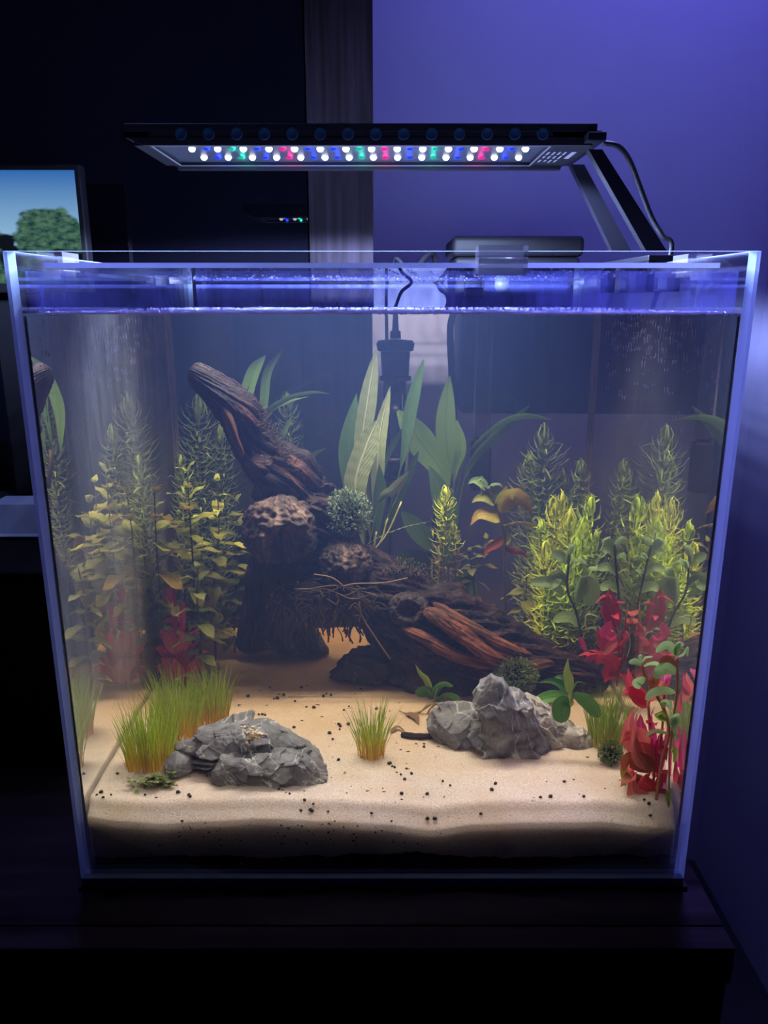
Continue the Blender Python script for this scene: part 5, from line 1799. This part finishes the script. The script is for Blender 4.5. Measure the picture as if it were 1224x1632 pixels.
# roots hanging under the crimson plant
rr_ = bpy.data.objects['red_ludwigia.001'] if 'red_ludwigia.001' in bpy.data.objects else None
for pts in ([(1000, 1008), (1012, 1018), (1014, 1032), (1004, 1050)], [(955, 985), (938, 980), (934, 990), (936, 1005)]):
    mb = MB(); mb.tube(spline([A(a, b, .185) for a, b in pts], 16), .0005, 5); mb.build('root', M['root'], rr_)

fY_ = .040
bush('pink_ludwigia', G(1040, 1272), 'large-leaved magenta and rust plant in the front corner by the wall-side pane', [
    ([(1042, 1225), (1015, 1190), (1002, 1160), (1012, 1128)], 42, 'l_salmon', 20), ([(1042, 1225), (1030, 1190), (1024, 1165), (1022, 1140)], 42, 'l_pink', -35, .004), ([(1040, 1230), (1020, 1180), (1008, 1172), (988, 1186)], 40, 'l_salmon', 15, -.004), ([(1045, 1230), (1020, 1215), (1000, 1212), (995, 1232)], 40, 'l_rust', 15, -.006), ([(1048, 1240), (1062, 1200), (1070, 1180), (1072, 1160)], 42, 'l_pink', 15, .004), ([(1048, 1235), (1050, 1195), (1052, 1180), (1056, 1164)], 28, 'l_pink', 30), ([(1040, 1260), (1020, 1245), (1010, 1240), (1002, 1254)], 18, 'l_rust', 20), ([(1048, 1265), (1060, 1240), (1072, 1240), (1078, 1256)], 36, 'l_red', 10), ([(1045, 1268), (1030, 1250), (1030, 1240), (1040, 1232)], 32, 'l_red', 20, -.004), ([(1045, 1275), (1058, 1262), (1072, 1270), (1080, 1280)], 28, 'l_red', 15, -.006), ([(998, 1255), (996, 1235), (995, 1225), (994, 1205)], 16, 'l_brown', 10),
    ([(1030, 1230), (1012, 1200), (1010, 1165), (1018, 1132)], 30, 'l_salmon', 50, -.010), ([(1042, 1215), (1040, 1180), (1036, 1150), (1044, 1128)], 34, 'l_pink', 62, -.002), ([(1040, 1275), (1012, 1268), (1008, 1250), (1016, 1232)], 30, 'l_salmon', 30, -.008), ([(1050, 1270), (1068, 1240), (1080, 1225), (1090, 1205)], 34, 'l_red', 25, .008), ([(1056, 1225), (1072, 1190), (1084, 1165), (1088, 1130)], 36, 'l_pink', 30, .012),
    ([(1035, 1130), (1018, 1110), (1005, 1090), (1002, 1066)], 30, 'l_red', 20, .02), ([(1035, 1125), (1015, 1108), (1005, 1102), (992, 1110)], 24, 'l_red', 15, .02), ([(1055, 1110), (1070, 1095), (1080, 1085), (1088, 1070)], 24, 'l_red', 15, .015), ([(1060, 1120), (1055, 1098), (1058, 1086), (1064, 1072)], 28, 'l_salmon', 20, .02), ([(1050, 1115), (1042, 1098), (1040, 1088), (1042, 1078)], 20, 'l_rust', 15, .01), ([(1060, 1140), (1072, 1125), (1072, 1110), (1066, 1100)], 20, 'l_red', 15, .02), ([(1072, 1260), (1082, 1230), (1084, 1210), (1082, 1180)], 26, 'l_pink', 15, .02)],
    fY_, [[(1042, 1280), (1043, 1230), (1038, 1180), (1034, 1120)], [(1050, 1280), (1052, 1220), (1058, 1150), (1060, 1090)], [(1040, 1275), (1015, 1240), (1000, 1240)]], M['stem_red'], ovP, 6, .016, .009)

bc = thing('bacopa_stem', G(1046, 1284), 'bending bacopa stem with fresh round leaves rising through the magenta plant', 'plant')
bY_ = .026
mb = MB(); mb.tube(spline([A(1046, 1284, bY_), A(1056, 1215, bY_), A(1068, 1170, bY_ - .004), A(1056, 1125, bY_), A(1032, 1085, bY_), A(1022, 1056, bY_)], 34), .0012, 8); mb.build('stem', M['stem_red'], bc)
for pts, ww, tl_, mt in [([(1024, 1062), (1015, 1056), (1010, 1056), (1003, 1058)], 12, 30, 'l_bacopa'), ([(1024, 1058), (1028, 1050), (1034, 1048), (1042, 1048)], 12, 30, 'l_bacopa'), ([(1026, 1064), (1035, 1058), (1045, 1058), (1053, 1062)], 15, 20, 'l_bacopa'), ([(1030, 1082), (1022, 1086), (1016, 1090), (1020, 1100)], 18, 15, 'l_bacopa'), ([(1036, 1090), (1042, 1082), (1046, 1086), (1042, 1100)], 17, 15, 'l_rust'), ([(1058, 1130), (1058, 1120), (1066, 1122), (1072, 1134)], 15, 10, 'l_bacopa'), ([(1062, 1150), (1052, 1138), (1058, 1146), (1070, 1150)], 20, 20, 'l_anub_y'), ([(1070, 1172), (1052, 1168), (1040, 1168), (1030, 1178)], 8, 40, 'l_bacopa'), ([(1024, 1056), (1020, 1048), (1022, 1046), (1024, 1050)], 6, 10, 'l_bacopa')]:
    px_leaf(bc, pts, bY_ - .002, ww, M[mt], 'round', tl_, 0, .2, n=14)
bc = thing('bacopa_stem', G(1078, 1288), 'straight bacopa stem with a crown of leaves, tallest in the front corner', 'plant')
mb = MB(); mb.tube(spline([A(1076, 1284, bY_ - .006), A(1070, 1210, bY_ - .006), A(1076, 1150, bY_ - .006), A(1082, 1100, bY_ - .006), A(1080, 1050, bY_ - .006)], 34), .0013, 8); mb.build('stem', M['stem_red'], bc)
for pts, ww, tl_, mt in [([(1080, 1048), (1070, 1032), (1060, 1030), (1046, 1042)], 17, 20, 'l_bacopa'), ([(1080, 1046), (1080, 1036), (1086, 1028), (1092, 1032)], 17, 15, 'l_bacopa'), ([(1082, 1048), (1095, 1042), (1104, 1034), (1110, 1048)], 15, 20, 'l_bacopa'), ([(1078, 1046), (1078, 1038), (1082, 1026), (1088, 1026)], 12, 30, 'l_bacopa'), ([(1078, 1062), (1068, 1052), (1060, 1052), (1052, 1060)], 12, 30, 'l_rust'), ([(1078, 1075), (1065, 1066), (1054, 1070), (1046, 1084)], 26, 15, 'l_bacopa'), ([(1078, 1106), (1058, 1102), (1042, 1106), (1030, 1118)], 18, 25, 'l_bacopa'), ([(1074, 1160), (1078, 1146), (1084, 1150), (1078, 1172)], 30, 5, 'l_bacopa'), ([(1074, 1180), (1082, 1170), (1088, 1176), (1086, 1186)], 12, 20, 'l_bacopa'), ([(1072, 1200), (1082, 1195), (1088, 1205), (1080, 1218)], 22, 15, 'l_anub_y'), ([(1075, 1290), (1070, 1270), (1074, 1262), (1082, 1262)], 22, 10, 'l_anub_y')]:
    px_leaf(bc, pts, bY_ - .009, ww, M[mt], 'round', tl_, 0, .2, n=14)

# ================================================================== ANUBIAS
aY = .150
an = thing('anubias', A(908, 1140, aY), 'anubias with deep green rounded leaves and one upright yellow-green leaf above the pale stone', 'plant')
for pts, ww, mt, tl_ in [([(908, 1108), (907, 1085), (904, 1070), (906, 1050)], 18, 'l_anub_y', 5), ([(912, 1106), (895, 1092), (878, 1086), (856, 1090)], 15, 'l_anub', 40), ([(910, 1106), (898, 1098), (892, 1094), (882, 1086)], 13, 'l_anub', 30), ([(905, 1112), (896, 1122), (895, 1140), (896, 1154)], 34, 'l_anub', 5), ([(915, 1108), (930, 1112), (945, 1128), (955, 1146)], 32, 'l_anub', 15), ([(914, 1106), (922, 1108), (930, 1118), (934, 1128)], 24, 'l_anub', 20), ([(908, 1106), (898, 1084), (890, 1080), (884, 1082)], 11, 'l_anub', 45), ([(912, 1104), (918, 1090), (926, 1088), (936, 1092)], 10, 'l_anub', 45), ([(906, 1112), (906, 1118), (910, 1124), (916, 1120)], 20, 'l_anub_y', 10), ([(905, 1110), (885, 1110), (868, 1114), (850, 1122)], 22, 'l_anub', 50)]:
    px_leaf(an, pts, aY + random.uniform(-.006, .004) - (.052 if ww > 30 else 0), ww, M[mt], 'round' if ww > 20 else 'ovate', tl_, 0, .2, n=16)
mb = MB(); mb.tube(spline([A(890, 1145, aY + .01), A(906, 1122, aY), A(910, 1104, aY)], 10), .0018, 8)
for a in ((900, 1120), (914, 1110), (908, 1085)):
    mb.tube([A(908, 1116, aY), A(a[0], a[1], aY)], .0009, 6)
mb.build('rhizome', M['stem_yel'], an)

g2 = G(692, 1140)
sY2 = g2.y + .004
an = thing('anubias', (g2.x, sY2, g2.z), 'small anubias with a spear-shaped new leaf and pale roots beside the slab stone', 'plant')
for pts, ww, mt, tl_ in [([(690, 1112), (680, 1085), (670, 1074), (662, 1060)], 12, 'l_anub_y', 5), ([(690, 1116), (682, 1104), (672, 1104), (662, 1108)], 22, 'l_anub', 20), ([(692, 1116), (696, 1098), (708, 1090), (723, 1096)], 19, 'l_anub', 20), ([(695, 1118), (712, 1108), (726, 1112), (733, 1124)], 17, 'l_anub', 15), ([(690, 1122), (705, 1124), (712, 1122), (722, 1130)], 14, 'l_anub', 35), ([(692, 1118), (715, 1122), (720, 1130), (714, 1134)], 12, 'l_anub_y', 25)]:
    px_leaf(an, pts, sY2 - .002, ww, M[mt], 'round' if ww > 15 else 'ovate', tl_, 0, .2, n=16)
for pts in ([(694, 1118), (684, 1095), (676, 1085)], [(692, 1120), (694, 1105), (698, 1098)]):
    mb = MB(); mb.tube(spline([A(a, b, sY2 - .001) for a, b in pts], 8), .0011, 7); mb.build('petiole', M['stem_yel'], an)
for pts in ([(692, 1122), (680, 1126), (668, 1138), (652, 1142)], [(694, 1124), (684, 1134), (678, 1150), (671, 1160)], [(690, 1122), (672, 1134), (650, 1138), (636, 1134)]):
    mb = MB(); mb.tube(spline([A(a, b, sY2 - .003) for a, b in pts], 14), .0009, 6); mb.build('root', M['root'], an)

# ================================================================== ON THE SAND
PEL = [(186, 1236), (153, 1270), (163, 1274), (176, 1270), (160, 1266), (300, 1270), (302, 1273), (283, 1266), (230, 1270), (461, 1268), (485, 1276), (499, 1278), (494, 1280), (477, 1288), (495, 1289), (521, 1291), (444, 1261), (592, 1287), (640, 1268), (620, 1220), (625, 1224), (577, 1210), (539, 1214), (542, 1160), (541, 1165), (530, 1181), (540, 1157), (525, 1171), (555, 1157), (488, 1129), (500, 1130), (527, 1110), (404, 1141), (412, 1141), (418, 1141), (422, 1142), (468, 1162), (436, 1116), (442, 1115), (515, 1112), (520, 1108), (676, 1188), (676, 1193), (622, 1219), (629, 1226), (648, 1228), (639, 1237), (656, 1236), (645, 1245), (640, 1267), (681, 1268), (683, 1290), (695, 1294), (790, 1252), (784, 1262), (768, 1284), (862, 1274), (878, 1273), (900, 1249), (931, 1273), (718, 1255), (706, 1248), (556, 1128), (548, 1134), (470, 1120), (452, 1110), (480, 1098), (430, 1098), (395, 1112), (380, 1126), (600, 1132), (575, 1100), (560, 1092), (1028, 1277), (1040, 1282), (1036, 1279)]
pm = []
for i in range(4):
    mb = MB(); blob(mb, (0, 0, 0), 1, .22)
    me = bpy.data.meshes.new('soil_pellet'); me.from_pydata([tuple(v) for v in mb.v], [], mb.f); me.materials.append(M['pellet'])
    me.polygons.foreach_set('use_smooth', [True] * len(me.polygons))
    pm.append(me)
for px, py in PEL:
    r = random.uniform(.0010, .0019)
    g = G(px, py)
    g.y = max(g.y, .013)
    g.z = sand_h(g.x, g.y)
    o = bpy.data.objects.new('soil_pellet', random.choice(pm)); put(o, None, (g.x, g.y, g.z + r * .55))
    o.scale = (r, r, r * .85); o.rotation_euler = (0, 0, random.uniform(0, 6))
    if px > 1000:
        where, gname = 'at the foot of the magenta plant', 'soil pellets by the magenta plant'
    elif px < 250:
        where, gname = 'in the corner by the low rosette', 'soil pellets by the low rosette'
    elif py > 1235 and px < 540:
        where, gname = 'between the arch stone and the front glass', 'soil pellets in front of the arch stone'
    elif py > 1235 and px < 740:
        where, gname = 'near the front glass, in front of the slab stone', 'soil pellets in front of the slab stone'
    elif py > 1235:
        where, gname = 'near the front glass, in front of the peak stone', 'soil pellets in front of the peak stone'
    elif py < 1150 and px < 520:
        where, gname = 'on the warm sand behind the arch stone', 'soil pellets behind the arch stone'
    elif py < 1140:
        where, gname = 'behind the lone grass tuft towards the driftwood', 'soil pellets before the driftwood'
    elif px < 600:
        where, gname = 'on the open sand beside the lone grass tuft', 'soil pellets beside the lone grass tuft'
    else:
        where, gname = 'between the lone grass tuft and the slab stone', 'soil pellets beside the slab stone'
    tag(o, 'small black soil pellet ' + where, 'pellet', gname)
for pts, ww, lab in [([(430, 1160), (440, 1164), (450, 1172)], 8, 'curled brown dead leaf on the sand behind the arch stone'), ([(622, 1172), (634, 1164), (648, 1174)], 9, 'curled brown dead leaf on the sand beside the lone grass tuft'), ([(646, 1140), (660, 1146), (668, 1158)], 18, 'rotting brown leaf under the pale roots of the small anubias')]:
    P = [G(a, b, .0015 + .002 * (k == 1)) for k, (a, b) in enumerate(pts)]
    t_ = thing('dead_leaf', P[0], lab, 'leaf')
    strap('blade', t_, P, ww * mpp(P[0].y), M['debris'], 'ovate', n=10, tilt=60, wave=.1)
mb = MB()
for i in range(150):
    px, py = random.uniform(380, 1000), random.uniform(1075, 1285)
    if random.random() < .35:
        px = random.uniform(170, 700)
    g = G(px, py)
    if abs(g.x) > .21 or not .014 < g.y < .43:
        continue
    blob(mb, g + Vector((0, 0, .0002)), random.uniform(.0002, .0006), .4, (random.uniform(1, 3.5), random.uniform(1, 2), 1))
tag(mb.build('sand_debris', M['debris'], origin=(0, .15, .066)), 'fine brown plant debris scattered on the sand', 'debris', kind='stuff')
